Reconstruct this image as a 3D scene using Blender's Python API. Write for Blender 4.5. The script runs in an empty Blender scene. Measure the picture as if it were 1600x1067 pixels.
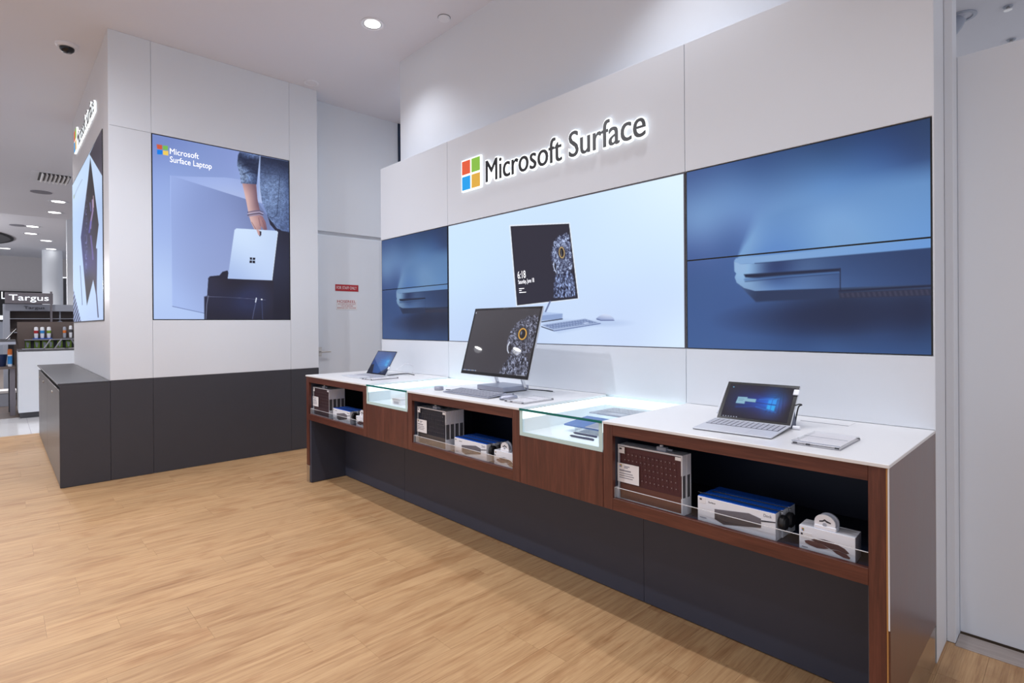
import bpy, bmesh, math, random
import numpy as np
from mathutils import Matrix, Vector

SC = bpy.context.scene
COL = SC.collection
random.seed(7)

# ------------------------------------------------------------------ camera
CAM_H = 1.3216
FOCAL = 846.49                      # focal length in pixels of the 1600 px wide frame
yaw, pitch, roll = (math.radians(a) for a in (46.4635, -0.1074, -0.3956))
fwd = Vector((-math.sin(yaw) * math.cos(pitch), math.cos(yaw) * math.cos(pitch), math.sin(pitch)))
rgt0 = Vector((math.cos(yaw), math.sin(yaw), 0))
up0 = rgt0.cross(fwd)
rgt = rgt0 * math.cos(roll) + up0 * math.sin(roll)
upv = up0 * math.cos(roll) - rgt0 * math.sin(roll)
cam_data = bpy.data.cameras.new('camera')
cam_data.sensor_fit = 'HORIZONTAL'
cam_data.sensor_width = 36.0
cam_data.lens = FOCAL / 1600 * 36.0
cam_data.shift_y = (507.5 - 533.5) / 1600
cam_data.clip_start = 0.05
cam = bpy.data.objects.new('camera', cam_data)
COL.objects.link(cam)
cam.matrix_world = Matrix(((rgt.x, upv.x, -fwd.x, 0), (rgt.y, upv.y, -fwd.y, 0), (rgt.z, upv.z, -fwd.z, CAM_H), (0, 0, 0, 1)))
SC.camera = cam

# ------------------------------------------------------------------ world and exposure
SC.view_settings.view_transform = 'Standard'
SC.view_settings.look = 'None'
SC.view_settings.gamma = 1
SC.view_settings.use_curve_mapping = False
SC.view_settings.exposure = 0.0
SC.cycles.use_denoising = True
SC.cycles.max_bounces = 10
SC.cycles.diffuse_bounces = 5
SC.cycles.transparent_max_bounces = 16
SC.cycles.sample_clamp_indirect = 4.0
SC.cycles.caustics_reflective = False
SC.cycles.caustics_refractive = False
W = bpy.data.worlds.new('store_ambient')
SC.world = W
W.use_nodes = True
W.node_tree.nodes['Background'].inputs[0].default_value = (0.91, 0.94, 1.05, 1)
W.node_tree.nodes['Background'].inputs[1].default_value = 0.70     # the open, evenly lit mall around the shop

CEIL = 3.882
# downlights of the shop (rows read from the shadows of the counter) and added fills
LAMP_WHITE = (0.94, 0.96, 1.03)
BEAM = 1.55                        # watts per unit of the table below
SHOP_LIGHTS = [(-4.15, 2.33, 30, 116), (-1.5, 2.33, 40, 98), (1.2, 2.33, 34, 112),      # x, y, power, cone angle
               (-4.15, 1.13, 62, 120), (-4.15, -0.4, 190, 179), (-2.4, 1.13, 64, 108), (-0.6, 1.13, 64, 108), (-4.25, 3.40, 48, 180),  # second and last are unseen fills added for block and back wall
               (-6.9, -0.9, 60, 150), (-2.6, -1.4, 50, 120), (-0.4, -1.4, 46, 120), (2.2, -0.4, 60, 150),
               (-9.98, -2.47, 60, 150), (-8.62, -2.49, 60, 150), (-2.2, -3.8, 60, 120)]

# ------------------------------------------------------------------ helpers
def lin(c):
    c = c / 255.0
    return c / 12.92 if c <= 0.04045 else ((c + 0.055) / 1.055) ** 2.4

def srgb(r, g, b):
    return (lin(r), lin(g), lin(b))

def nlin(a):
    a = np.clip(a / 255.0, 0, 1.2)
    return np.where(a <= 0.04045, a / 12.92, ((a + 0.055) / 1.055) ** 2.4)

class MB:
    """collects boxes, prisms, cylinders and tubes for one mesh"""
    def __init__(self):
        self.v, self.f = [], []
    def add(self, vs, fs):
        o = len(self.v)
        self.v += [tuple(p) for p in vs]
        self.f += [tuple(i + o for i in f) for f in fs]
        return self
    def box(self, x0, x1, y0, y1, z0, z1):
        x0, x1 = min(x0, x1), max(x0, x1); y0, y1 = min(y0, y1), max(y0, y1); z0, z1 = min(z0, z1), max(z0, z1)
        vs = [(x0, y0, z0), (x1, y0, z0), (x1, y1, z0), (x0, y1, z0), (x0, y0, z1), (x1, y0, z1), (x1, y1, z1), (x0, y1, z1)]
        return self.add(vs, [(0, 3, 2, 1), (4, 5, 6, 7), (0, 1, 5, 4), (1, 2, 6, 5), (2, 3, 7, 6), (3, 0, 4, 7)])
    def prism(self, poly, axis, a, b):
        """poly in the plane of the two other axes (in x,y,z order), pulled along axis from a to b"""
        n = len(poly)
        def P(p, w):
            return {'x': (w, p[0], p[1]), 'y': (p[0], w, p[1]), 'z': (p[0], p[1], w)}[axis]
        vs = [P(p, a) for p in poly] + [P(p, b) for p in poly]
        fs = [tuple(range(n)), tuple(range(2 * n - 1, n - 1, -1))]
        fs += [(i, i + n, (i + 1) % n + n, (i + 1) % n) for i in range(n)]
        return self.add(vs, fs)
    def cyl(self, c, r, axis, a, b, n=24, r2=None):
        r2 = r if r2 is None else r2
        vs = []
        for w, rr in ((a, r), (b, r2)):
            for i in range(n):
                t = 2 * math.pi * i / n
                p, q = c[0] + rr * math.cos(t), c[1] + rr * math.sin(t)
                vs.append({'x': (w, p, q), 'y': (p, w, q), 'z': (p, q, w)}[axis])
        fs = [tuple(range(n)), tuple(range(2 * n - 1, n - 1, -1))] + [(i, i + n, (i + 1) % n + n, (i + 1) % n) for i in range(n)]
        return self.add(vs, fs)
    def lathe(self, cx, cy, prof, n=28):
        """prof: list of (radius, z)"""
        vs, fs = [], []
        for r, z in prof:
            for i in range(n):
                t = 2 * math.pi * i / n
                vs.append((cx + r * math.cos(t), cy + r * math.sin(t), z))
        for k in range(len(prof) - 1):
            for i in range(n):
                j = (i + 1) % n
                fs.append((k * n + i, k * n + j, (k + 1) * n + j, (k + 1) * n + i))
        return self.add(vs, fs)
    def tube(self, pts, r, n=8):
        pts = [Vector(p) for p in pts]
        vs, fs = [], []
        ref = Vector((0, 0, 1))
        for i, p in enumerate(pts):
            t = (pts[min(i + 1, len(pts) - 1)] - pts[max(i - 1, 0)]).normalized()
            s = t.cross(ref)
            if s.length < 1e-3:
                s = t.cross(Vector((1, 0, 0)))
            s.normalize()
            u = s.cross(t)
            for k in range(n):
                a = 2 * math.pi * k / n
                vs.append(p + (s * math.cos(a) + u * math.sin(a)) * r)
        for i in range(len(pts) - 1):
            for k in range(n):
                j = (k + 1) % n
                fs.append((i * n + k, i * n + j, (i + 1) * n + j, (i + 1) * n + k))
        fs += [tuple(range(n)), tuple((len(pts) - 1) * n + k for k in range(n - 1, -1, -1))]
        return self.add(vs, fs)

def xf(mb, mat):
    out = MB(); out.add([mat @ Vector(p) for p in mb.v], mb.f)
    return out

def smooth_path(pts, n=6):
    out = []
    P = [Vector(p) for p in pts]
    P = [P[0]] + P + [P[-1]]
    for i in range(1, len(P) - 2):
        for k in range(n):
            t = k / n
            a, b, c, d = P[i - 1], P[i], P[i + 1], P[i + 2]
            out.append(0.5 * ((2 * b) + (c - a) * t + (2 * a - 5 * b + 4 * c - d) * t * t + (3 * b - a - 3 * c + d) * t ** 3))
    out.append(P[-2])
    return out

def tag(o, label=None, cat=None, group=None, kind=None):
    if label: o['label'] = label
    if cat: o['category'] = cat
    if group: o['group'] = group
    if kind: o['kind'] = kind
    return o

ROOT_LOC = {}      # world location of the top-level object (parts given in world coordinates subtract it)
LPOS = {}          # position of each object inside its top-level object

def thing(name, label, cat, loc, rot=(0, 0, 0), group=None):
    o = bpy.data.objects.new(name, None)
    o.empty_display_size = 0.05
    o.location = loc
    o.rotation_euler = rot
    COL.objects.link(o)
    ROOT_LOC[o.name] = Vector(loc)
    LPOS[o.name] = Vector((0, 0, 0))
    return tag(o, label, cat, group)

def root_of(o):
    while o.parent: o = o.parent
    return o

def build(name, mb, mat, parent=None, bevel=0.0, smooth=False, local=False, seg=1):
    """one mesh object; vertices in world coordinates, or in the thing's own frame with local=True"""
    vs = [Vector(p) for p in mb.v]
    lo = Vector((min(p[i] for p in vs) for i in range(3))); hi = Vector((max(p[i] for p in vs) for i in range(3)))
    c = (lo + hi) / 2
    me = bpy.data.meshes.new(name)
    me.from_pydata([p - c for p in vs], [], mb.f)
    bm = bmesh.new(); bm.from_mesh(me)
    bmesh.ops.recalc_face_normals(bm, faces=bm.faces)
    if bevel > 0:
        bmesh.ops.bevel(bm, geom=[e for e in bm.edges if len(e.link_faces) == 2 and e.calc_face_angle(0) > 0.5], offset=bevel, segments=seg, profile=0.5, affect='EDGES', clamp_overlap=True)
    bm.to_mesh(me); bm.free()
    if smooth:
        for p in me.polygons: p.use_smooth = True
        me.set_sharp_from_angle(angle=math.radians(40))
    me.materials.append(mat)
    o = bpy.data.objects.new(name, me)
    COL.objects.link(o)
    if parent is None:
        o.location = c
        ROOT_LOC[o.name] = c.copy(); LPOS[o.name] = Vector((0, 0, 0))
    else:
        r = root_of(parent)
        pos = c if local else c - ROOT_LOC[r.name]
        o.parent = parent
        o.location = pos - LPOS[parent.name]
        LPOS[o.name] = pos
    return o

def bx(name, x0, x1, y0, y1, z0, z1, mat, parent=None, bevel=0.0, local=False):
    return build(name, MB().box(x0, x1, y0, y1, z0, z1), mat, parent, bevel, local=local)

def struct(o):
    o['kind'] = 'structure'
    return o

def copy_thing(o, dloc, label=None, parent=None):
    """copy of a thing with copies of its parts and sub-parts"""
    c = o.copy(); COL.objects.link(c)
    if parent is None:
        c.location = Vector(o.location) + Vector(dloc)
        ROOT_LOC[c.name] = c.location.copy(); LPOS[c.name] = Vector((0, 0, 0))
        if label: c['label'] = label
    else:
        c.parent = parent
        LPOS[c.name] = LPOS[o.name].copy()
    for ch in list(o.children):
        copy_thing(ch, (0, 0, 0), None, c)
    return c

# ------------------------------------------------------------------ lettering
_adv = {}
def _text_mesh(s, off=0.0):
    cu = bpy.data.curves.new('lettering', 'FONT')
    cu.body = s
    cu.size = 1.0
    cu.resolution_u = 4
    cu.offset = off
    o = bpy.data.objects.new('lettering', cu)
    COL.objects.link(o)
    bpy.context.view_layer.update()
    dg = bpy.context.evaluated_depsgraph_get()
    me = bpy.data.meshes.new_from_object(o.evaluated_get(dg))
    bpy.data.objects.remove(o); bpy.data.curves.remove(cu)
    v = np.array([list(p.co) for p in me.vertices]) if len(me.vertices) else np.zeros((0, 3))
    f = [tuple(p.vertices) for p in me.polygons]
    e = [tuple(x.vertices) for x in me.edges]
    bpy.data.meshes.remove(me)
    return v, f, e

def _extrude(v, f, depth):
    """solid from a flat face set: front at w=depth, back at w=0"""
    n = len(v)
    cnt = {}
    for fc in f:
        for i in range(len(fc)):
            a, b = fc[i], fc[(i + 1) % len(fc)]
            cnt[(a, b)] = 1
    verts = [(p[0], p[1], depth) for p in v] + [(p[0], p[1], 0.0) for p in v]
    faces = list(f) + [tuple(i + n for i in reversed(fc)) for fc in f]
    for (a, b) in cnt:
        if (b, a) not in cnt:
            faces.append((a, a + n, b + n, b))
    return verts, faces

def text_mb(s, origin, u, v, width, height, depth, ref=None, bold=0.0):
    """lettering box: lower left corner origin, along unit vectors u and v; height = height of the capitals"""
    vs, fs, es = _text_mesh(s)
    x0, x1 = vs[:, 0].min(), vs[:, 0].max()
    y1 = _text_mesh(ref or 'H')[0][:, 1].max()
    sx = width / (x1 - x0); sy = height / y1
    p = vs.copy(); p[:, 0] = (p[:, 0] - x0) * sx; p[:, 1] *= sy
    ve, fe = _extrude(p, fs, depth)
    u, v = Vector(u), Vector(v); n = u.cross(v); o = Vector(origin)
    mb = MB()
    mb.add([o + u * a + v * b + n * c for a, b, c in ve], fe)
    return mb

def fat(mb_v2d, r):
    return mb_v2d

# ------------------------------------------------------------------ materials
def new_mat(name):
    m = bpy.data.materials.new(name)
    m.use_nodes = True
    nt = m.node_tree
    return m, nt, nt.nodes['Principled BSDF']

def plain(name, col, rough=0.5, metal=0.0, var=0.04, scale=9.0, bump=0.0, coat=0.0, spec=0.5, coat_rough=0.1):
    """a surface with a little procedural unevenness in colour and gloss"""
    m, nt, b = new_mat(name)
    tc = nt.nodes.new('ShaderNodeTexCoord')
    nz = nt.nodes.new('ShaderNodeTexNoise'); nz.inputs['Scale'].default_value = scale; nz.inputs['Detail'].default_value = 3
    nt.links.new(tc.outputs['Object'], nz.inputs['Vector'])
    mp = nt.nodes.new('ShaderNodeMapRange')
    mp.inputs['To Min'].default_value = 1 - var; mp.inputs['To Max'].default_value = 1 + var
    nt.links.new(nz.outputs['Fac'], mp.inputs['Value'])
    mx = nt.nodes.new('ShaderNodeMix'); mx.data_type = 'RGBA'; mx.blend_type = 'MULTIPLY'; mx.inputs[0].default_value = 1
    mx.inputs[6].default_value = (*col, 1)
    nt.links.new(mp.outputs[0], mx.inputs[7])
    nt.links.new(mx.outputs[2], b.inputs['Base Color'])
    b.inputs['Roughness'].default_value = rough
    b.inputs['Metallic'].default_value = metal
    b.inputs['Specular IOR Level'].default_value = spec
    b.inputs['Coat Weight'].default_value = coat
    b.inputs['Coat Roughness'].default_value = coat_rough
    if bump:
        bp = nt.nodes.new('ShaderNodeBump'); bp.inputs['Strength'].default_value = bump; bp.inputs['Distance'].default_value = 0.002
        nz2 = nt.nodes.new('ShaderNodeTexNoise'); nz2.inputs['Scale'].default_value = 180
        nt.links.new(tc.outputs['Object'], nz2.inputs['Vector'])
        nt.links.new(nz2.outputs['Fac'], bp.inputs['Height']); nt.links.new(bp.outputs['Normal'], b.inputs['Normal'])
    return m

def wood(name, cols, grain=(1, 1, 1), scale=6.0, rough=0.4, per_object=0.0, coat=0.0, knots=False, spec=0.5, lines=0.35):
    """procedural wood: stretched noise as grain, in world space so that joined boards differ"""
    m, nt, b = new_mat(name)
    L = nt.links.new
    geo = nt.nodes.new('ShaderNodeNewGeometry')
    oi = nt.nodes.new('ShaderNodeObjectInfo')
    off = nt.nodes.new('ShaderNodeVectorMath'); off.operation = 'SCALE'; off.inputs['Scale'].default_value = 37.0 * (1 if per_object else 0)
    cmb = nt.nodes.new('ShaderNodeCombineXYZ')
    rs = nt.nodes.new('ShaderNodeMath'); rs.operation = 'ADD'
    L(oi.outputs['Random'], rs.inputs[0]); L(geo.outputs['Random Per Island'], rs.inputs[1])
    rf = nt.nodes.new('ShaderNodeMath'); rf.operation = 'FRACT'
    L(rs.outputs[0], rf.inputs[0])
    for k in range(3): L(rf.outputs[0], cmb.inputs[k])
    L(cmb.outputs[0], off.inputs[0])
    ad = nt.nodes.new('ShaderNodeVectorMath'); ad.operation = 'ADD'
    L(geo.outputs['Position'], ad.inputs[0]); L(off.outputs[0], ad.inputs[1])
    mp = nt.nodes.new('ShaderNodeMapping'); mp.inputs['Scale'].default_value = grain
    L(ad.outputs[0], mp.inputs['Vector'])
    n1 = nt.nodes.new('ShaderNodeTexNoise'); n1.inputs['Scale'].default_value = scale; n1.inputs['Detail'].default_value = 6; n1.inputs['Roughness'].default_value = 0.62
    n1.inputs['Distortion'].default_value = 0.6
    L(mp.outputs[0], n1.inputs['Vector'])
    n2 = nt.nodes.new('ShaderNodeTexNoise'); n2.inputs['Scale'].default_value = scale * 5; n2.inputs['Detail'].default_value = 3
    L(mp.outputs[0], n2.inputs['Vector'])
    mix = nt.nodes.new('ShaderNodeMath'); mix.operation = 'MULTIPLY_ADD'
    L(n2.outputs['Fac'], mix.inputs[0]); mix.inputs[1].default_value = lines
    sc = nt.nodes.new('ShaderNodeMath'); sc.operation = 'MULTIPLY'; sc.inputs[1].default_value = 1 - lines
    L(n1.outputs['Fac'], sc.inputs[0]); L(sc.outputs[0], mix.inputs[2])
    rp = nt.nodes.new('ShaderNodeValToRGB')
    el = rp.color_ramp.elements
    el[0].position = 0.3; el[0].color = (*cols[0], 1)
    el[1].position = 0.7; el[1].color = (*cols[-1], 1)
    if len(cols) > 2:
        e = el.new(0.5); e.color = (*cols[1], 1)
    L(mix.outputs[0], rp.inputs['Fac'])
    out = rp.outputs['Color']
    if knots:
        n3 = nt.nodes.new('ShaderNodeTexNoise'); n3.inputs['Scale'].default_value = 1.6; n3.inputs['Detail'].default_value = 4; n3.inputs['Distortion'].default_value = 1.2
        m3 = nt.nodes.new('ShaderNodeMapping'); m3.inputs['Scale'].default_value = (5.0, 1.5, 1.0)
        L(ad.outputs[0], m3.inputs['Vector']); L(m3.outputs[0], n3.inputs['Vector'])
        r3 = nt.nodes.new('ShaderNodeValToRGB'); e3 = r3.color_ramp.elements
        e3[0].position = 0.50; e3[0].color = (1, 1, 1, 1); e3[1].position = 0.80; e3[1].color = (0.72, 0.60, 0.52, 1)
        L(n3.outputs['Fac'], r3.inputs['Fac'])
        mk = nt.nodes.new('ShaderNodeMix'); mk.data_type = 'RGBA'; mk.blend_type = 'MULTIPLY'; mk.inputs[0].default_value = 1
        L(out, mk.inputs[6]); L(r3.outputs['Color'], mk.inputs[7]); out = mk.outputs[2]
    if per_object:
        hs = nt.nodes.new('ShaderNodeHueSaturation')
        mr = nt.nodes.new('ShaderNodeMapRange'); mr.inputs['To Min'].default_value = 1 - per_object; mr.inputs['To Max'].default_value = 1 + per_object
        L(rf.outputs[0], mr.inputs['Value']); L(mr.outputs[0], hs.inputs['Value']); L(out, hs.inputs['Color'])
        out = hs.outputs['Color']
    L(out, b.inputs['Base Color'])
    rr = nt.nodes.new('ShaderNodeMapRange'); rr.inputs['To Min'].default_value = rough - 0.05; rr.inputs['To Max'].default_value = rough + 0.08
    L(n1.outputs['Fac'], rr.inputs['Value']); L(rr.outputs[0], b.inputs['Roughness'])
    b.inputs['Coat Weight'].default_value = coat
    b.inputs['Coat Roughness'].default_value = 0.32
    b.inputs['Specular IOR Level'].default_value = spec
    bp = nt.nodes.new('ShaderNodeBump'); bp.inputs['Strength'].default_value = 0.12; bp.inputs['Distance'].default_value = 0.001
    L(mix.outputs[0], bp.inputs['Height']); L(bp.outputs['Normal'], b.inputs['Normal'])
    return m

def glow(name, col, strength):
    m, nt, b = new_mat(name)
    nz = nt.nodes.new('ShaderNodeTexNoise'); nz.inputs['Scale'].default_value = 3
    mp = nt.nodes.new('ShaderNodeMapRange'); mp.inputs['To Min'].default_value = strength * 0.97; mp.inputs['To Max'].default_value = strength * 1.03
    nt.links.new(nz.outputs['Fac'], mp.inputs['Value'])
    b.inputs['Base Color'].default_value = tuple(min(c, 1) * (0.7 if min(col) > 0.6 else 0.15) for c in col) + (1,)
    b.inputs['Emission Color'].default_value = (*col, 1)
    nt.links.new(mp.outputs[0], b.inputs['Emission Strength'])
    return m

def clear(name, tint=(0.96, 0.99, 0.98), gloss=0.06, rough=0.02, haze=0.0):
    """thin glass or acrylic: transparent with a Fresnel reflection (lets light through)"""
    m = bpy.data.materials.new(name); m.use_nodes = True
    nt = m.node_tree; nt.nodes.clear()
    out = nt.nodes.new('ShaderNodeOutputMaterial')
    tr = nt.nodes.new('ShaderNodeBsdfTransparent'); tr.inputs[0].default_value = (*tint, 1)
    gl = nt.nodes.new('ShaderNodeBsdfGlossy'); gl.inputs['Roughness'].default_value = rough; gl.inputs[0].default_value = (0.95, 0.95, 0.95, 1)
    fr = nt.nodes.new('ShaderNodeFresnel'); fr.inputs[0].default_value = 1.45
    mu = nt.nodes.new('ShaderNodeMath'); mu.operation = 'MULTIPLY'; mu.inputs[1].default_value = gloss / 0.06 * 0.8
    mu.use_clamp = True
    nt.links.new(fr.outputs[0], mu.inputs[0])
    mx = nt.nodes.new('ShaderNodeMixShader')
    nt.links.new(mu.outputs[0], mx.inputs[0]); nt.links.new(tr.outputs[0], mx.inputs[1]); nt.links.new(gl.outputs[0], mx.inputs[2])
    last = mx
    if haze:
        df = nt.nodes.new('ShaderNodeBsdfDiffuse'); df.inputs[0].default_value = (0.9, 0.92, 0.94, 1)
        m2 = nt.nodes.new('ShaderNodeMixShader'); m2.inputs[0].default_value = haze
        nt.links.new(mx.outputs[0], m2.inputs[1]); nt.links.new(df.outputs[0], m2.inputs[2]); last = m2
    nt.links.new(last.outputs[0], out.inputs[0])
    return m

def picture_mat(name, strength=1.0, rough=0.3, spec=0.3):
    m, nt, b = new_mat(name)
    at = nt.nodes.new('ShaderNodeAttribute'); at.attribute_name = 'picture'
    b.inputs['Base Color'].default_value = (0.02, 0.02, 0.025, 1)
    b.inputs['Roughness'].default_value = rough
    b.inputs['Specular IOR Level'].default_value = spec
    nt.links.new(at.outputs['Color'], b.inputs['Emission Color'])
    b.inputs['Emission Strength'].default_value = strength
    return m

def print_mat(name, rough=0.4):
    m, nt, b = new_mat(name)
    at = nt.nodes.new('ShaderNodeAttribute'); at.attribute_name = 'picture'
    nt.links.new(at.outputs['Color'], b.inputs['Base Color'])
    b.inputs['Roughness'].default_value = rough
    return m

M = dict(
    wall=plain('white_wall_paint', (0.76, 0.80, 0.852), 0.75, var=0.012, scale=1.5),
    panel=plain('white_laminate_panel', (0.76, 0.80, 0.852), 0.5, var=0.01, scale=2.0),
    ceiling=plain('ceiling_paint', (0.79, 0.80, 0.86), 0.85, var=0.015, scale=0.9),
    grey_ceiling=plain('grey_paint', (0.50, 0.48, 0.49), 0.8, var=0.03),
    joint=plain('dark_joint', (0.10, 0.10, 0.11), 0.9),
    floor_joint=plain('floor_joint', (0.16, 0.10, 0.055), 0.9),
    dark=plain('charcoal_laminate', srgb(60, 60, 67), 0.5, var=0.05),
    dark_top=plain('charcoal_top', srgb(62, 62, 69), 0.42, var=0.05),
    dark_door=plain('charcoal_door', srgb(76, 72, 74), 0.33, var=0.05),
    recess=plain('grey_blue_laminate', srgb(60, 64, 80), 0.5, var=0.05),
    black=plain('black_plastic', (0.012, 0.012, 0.014), 0.4),
    bezel=plain('black_bezel', (0.008, 0.008, 0.010), 0.25),
    bay=plain('dark_bay_lining', srgb(34, 42, 64), 0.5),
    stone=plain('white_solid_surface', (0.80, 0.80, 0.80), 0.28, var=0.01, scale=30),
    steel=plain('brushed_steel', (0.62, 0.60, 0.58), 0.28, 1.0, var=0.08, scale=40),
    kick=plain('steel_kickplate', (0.58, 0.52, 0.48), 0.16, 1.0, var=0.05, scale=40),
    silver=plain('silver_metal', srgb(168, 171, 186), 0.34, 0.6, var=0.02),
    light_silver=plain('pale_silver', srgb(208, 211, 218), 0.38, 0.1, var=0.02),
    keygrey=plain('grey_keys', srgb(190, 192, 202), 0.5, 0.0, var=0.03),
    key_mid=plain('mid_grey_keys', srgb(158, 160, 172), 0.5, 0.0, var=0.03),
    keydark=plain('grey_key_gaps', srgb(84, 86, 98), 0.5, 0.0, var=0.03),
    white=plain('white_plastic', (0.84, 0.86, 0.92), 0.35, var=0.01),
    card=plain('white_card', (0.82, 0.81, 0.83), 0.6, var=0.01),
    ink=plain('dark_print', srgb(58, 58, 66), 0.6),
    greyprint=plain('grey_print', srgb(140, 140, 150), 0.6),
    blue=plain('blue_card', srgb(16, 84, 190), 0.42, var=0.03),
    maroon=plain('maroon_fabric', srgb(86, 36, 44), 0.55, var=0.08, scale=30),
    maroon_low=plain('maroon_palm_rest', srgb(120, 72, 60), 0.5, var=0.08, scale=30),
    navy=plain('navy_fabric', srgb(30, 38, 58), 0.55, var=0.08, scale=30),
    navy_low=plain('taupe_palm_rest', srgb(92, 84, 82), 0.5, var=0.08, scale=30),
    plum=plain('plum_fabric', srgb(76, 50, 56), 0.55, var=0.08, scale=30),
    plum_low=plain('plum_palm_rest', srgb(84, 60, 64), 0.5, var=0.08, scale=30),
    dockgrey=plain('dock_print', srgb(78, 72, 76), 0.5),
    dockgrey_light=plain('dock_print_top', srgb(112, 108, 116), 0.5),
    mouse_print=plain('mouse_print', srgb(98, 62, 62), 0.5),
    mouse_dark=plain('mouse_print_top', srgb(74, 44, 48), 0.5),
    greyplastic=plain('grey_plastic', srgb(168, 174, 188), 0.4),
    red=plain('red_sign', srgb(176, 34, 44), 0.45),
    paper=plain('sign_white', (0.80, 0.79, 0.80), 0.5),
    brass=plain('warm_edge_strip', srgb(178, 128, 72), 0.45),
    tile=plain('white_floor_tile', (0.72, 0.72, 0.74), 0.12, var=0.02),
    brown=plain('dark_brown_board', srgb(98, 86, 82), 0.6),
    green=plain('green_pack', srgb(126, 158, 50), 0.5, var=0.2, scale=40),
    bluebin=plain('blue_bin', srgb(30, 48, 92), 0.5),
    orange=plain('orange_cap', srgb(222, 120, 50), 0.5),
    cyan=plain('sky_blue_label', srgb(50, 140, 210), 0.5),
    greysign=plain('grey_sign_board', srgb(120, 116, 124), 0.6),
    dark_mall=plain('dark_shopfront', (0.01, 0.01, 0.013), 0.6),
    teal=plain('glass_edge_green', srgb(10, 112, 104), 0.15, var=0.15, scale=14),
    frost=plain('frosted_glass_border', srgb(196, 222, 220), 0.45, var=0.02),
    glass=clear('clear_glass', (0.985, 1.0, 1.0), 0.02),
    glass_top=clear('clear_glass_top', (0.985, 1.0, 1.0), 0.008),
    acrylic=clear('clear_acrylic', (0.96, 0.97, 0.98), 0.03),
    acrylic_hazy=clear('clear_acrylic_case', (0.985, 0.985, 0.99), 0.03, haze=0.03),
    acrylic_edge=plain('polished_acrylic_edge', (0.75, 0.77, 0.80), 0.25),
    case_glow=glow('added_case_glow', (0.84, 0.94, 1.0), 0.32),  # case floor and walls; glow added to brighten them, besides the light strips
    led=glow('led_panel', (0.88, 0.97, 1.0), 1.25),
    halo=glow('letter_halo', (0.93, 0.98, 1.0), 1.15),
    lamp=glow('lamp_disc', (1.0, 0.99, 0.97), 7.0),
    lamp_strong=glow('bare_lamp_disc', (1.0, 0.99, 0.97), 30.0),
    reflector=plain('lamp_reflector', (0.85, 0.85, 0.86), 0.2, 0.6),
    mall_lamp=glow('mall_lamp_disc', (1.0, 0.99, 0.97), 4.0),
    lit_white=glow('lit_letters', (0.9, 0.95, 1.0), 1.1),
    sign_black=plain('letter_face_black', (0.010, 0.010, 0.012), 0.35),
    lit_red=glow('logo_red', srgb(236, 92, 48), 0.82), lit_green=glow('logo_green', srgb(140, 196, 62), 0.82),
    lit_blue=glow('logo_blue', srgb(0, 164, 244), 0.82), lit_yellow=glow('logo_yellow', srgb(232, 178, 62), 0.82),
    screen=picture_mat('display_picture', 1.0, 0.35, 0.15),
    lightbox=picture_mat('lightbox_picture', 1.0, 0.6, 0.05),
    gloss_screen=picture_mat('glossy_display_picture', 1.0, 0.02, 0.55),
    glow_text=glow('screen_text', srgb(250, 250, 255), 1.0),
    walnut=wood('walnut_veneer', [srgb(68, 34, 26), srgb(90, 47, 36), srgb(110, 62, 47)], (14, 14, 0.9), 3.0, 0.4, lines=0.3, coat=0.08),
    walnut_end=wood('walnut_veneer_end', [srgb(66, 34, 27), srgb(86, 46, 36), srgb(104, 60, 47)], (14, 14, 0.9), 3.0, 0.36, lines=0.3, coat=0.65),
    walnut_h=wood('walnut_veneer_lying', [srgb(68, 34, 26), srgb(90, 47, 36), srgb(108, 61, 46)], (0.9, 14, 14), 3.0, 0.36, lines=0.3),
    oak=wood('oak_plank', [srgb(154, 113, 76), srgb(188, 150, 108), srgb(205, 168, 125)], (17, 0.6, 10), 3.0, 0.42, per_object=0.045, lines=0.38, spec=0.35, knots=True),
    mall_wood=wood('grey_brown_floor', [srgb(86, 74, 68), srgb(120, 106, 98)], (1.0, 9, 9), 1.2, 0.3),
    threshold=wood('grey_threshold', [srgb(150, 138, 132), srgb(182, 172, 166)], (1, 16, 16), 3.0, 0.4),
)

# ------------------------------------------------------------------ the shell
YW, YU = 2.6165, 2.863            # face of the display wall, face of the wall above and behind it
XB = -5.7485                      # face of the block on the left
XE = -0.3915                      # right end of the display wall and counter
YC = 1.896                        # counter front
TOP = 0.90

def downlight(x, y, z=CEIL, r=0.10, label='', group=None, power=0, lamp='lamp'):
    t = thing('ceiling_downlight', label, 'light', (x, y, z), group=group)
    build('trim_ring', MB().lathe(x, y, [(r, z - 0.001), (r * 1.02, z - 0.006), (r * 0.95, z - 0.010), (r * 0.80, z - 0.007), (r * 0.80, z - 0.001)]), M['white'], t, smooth=True)
    build('reflector', MB().lathe(x, y, [(r * 0.80, z - 0.007), (r * 0.66, z - 0.003)]), M['reflector'], t, smooth=True)
    build('lamp_lens', MB().cyl((x, y), r * 0.66, 'z', z - 0.0035, z - 0.002, 28), M[lamp], t)
    return t

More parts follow.
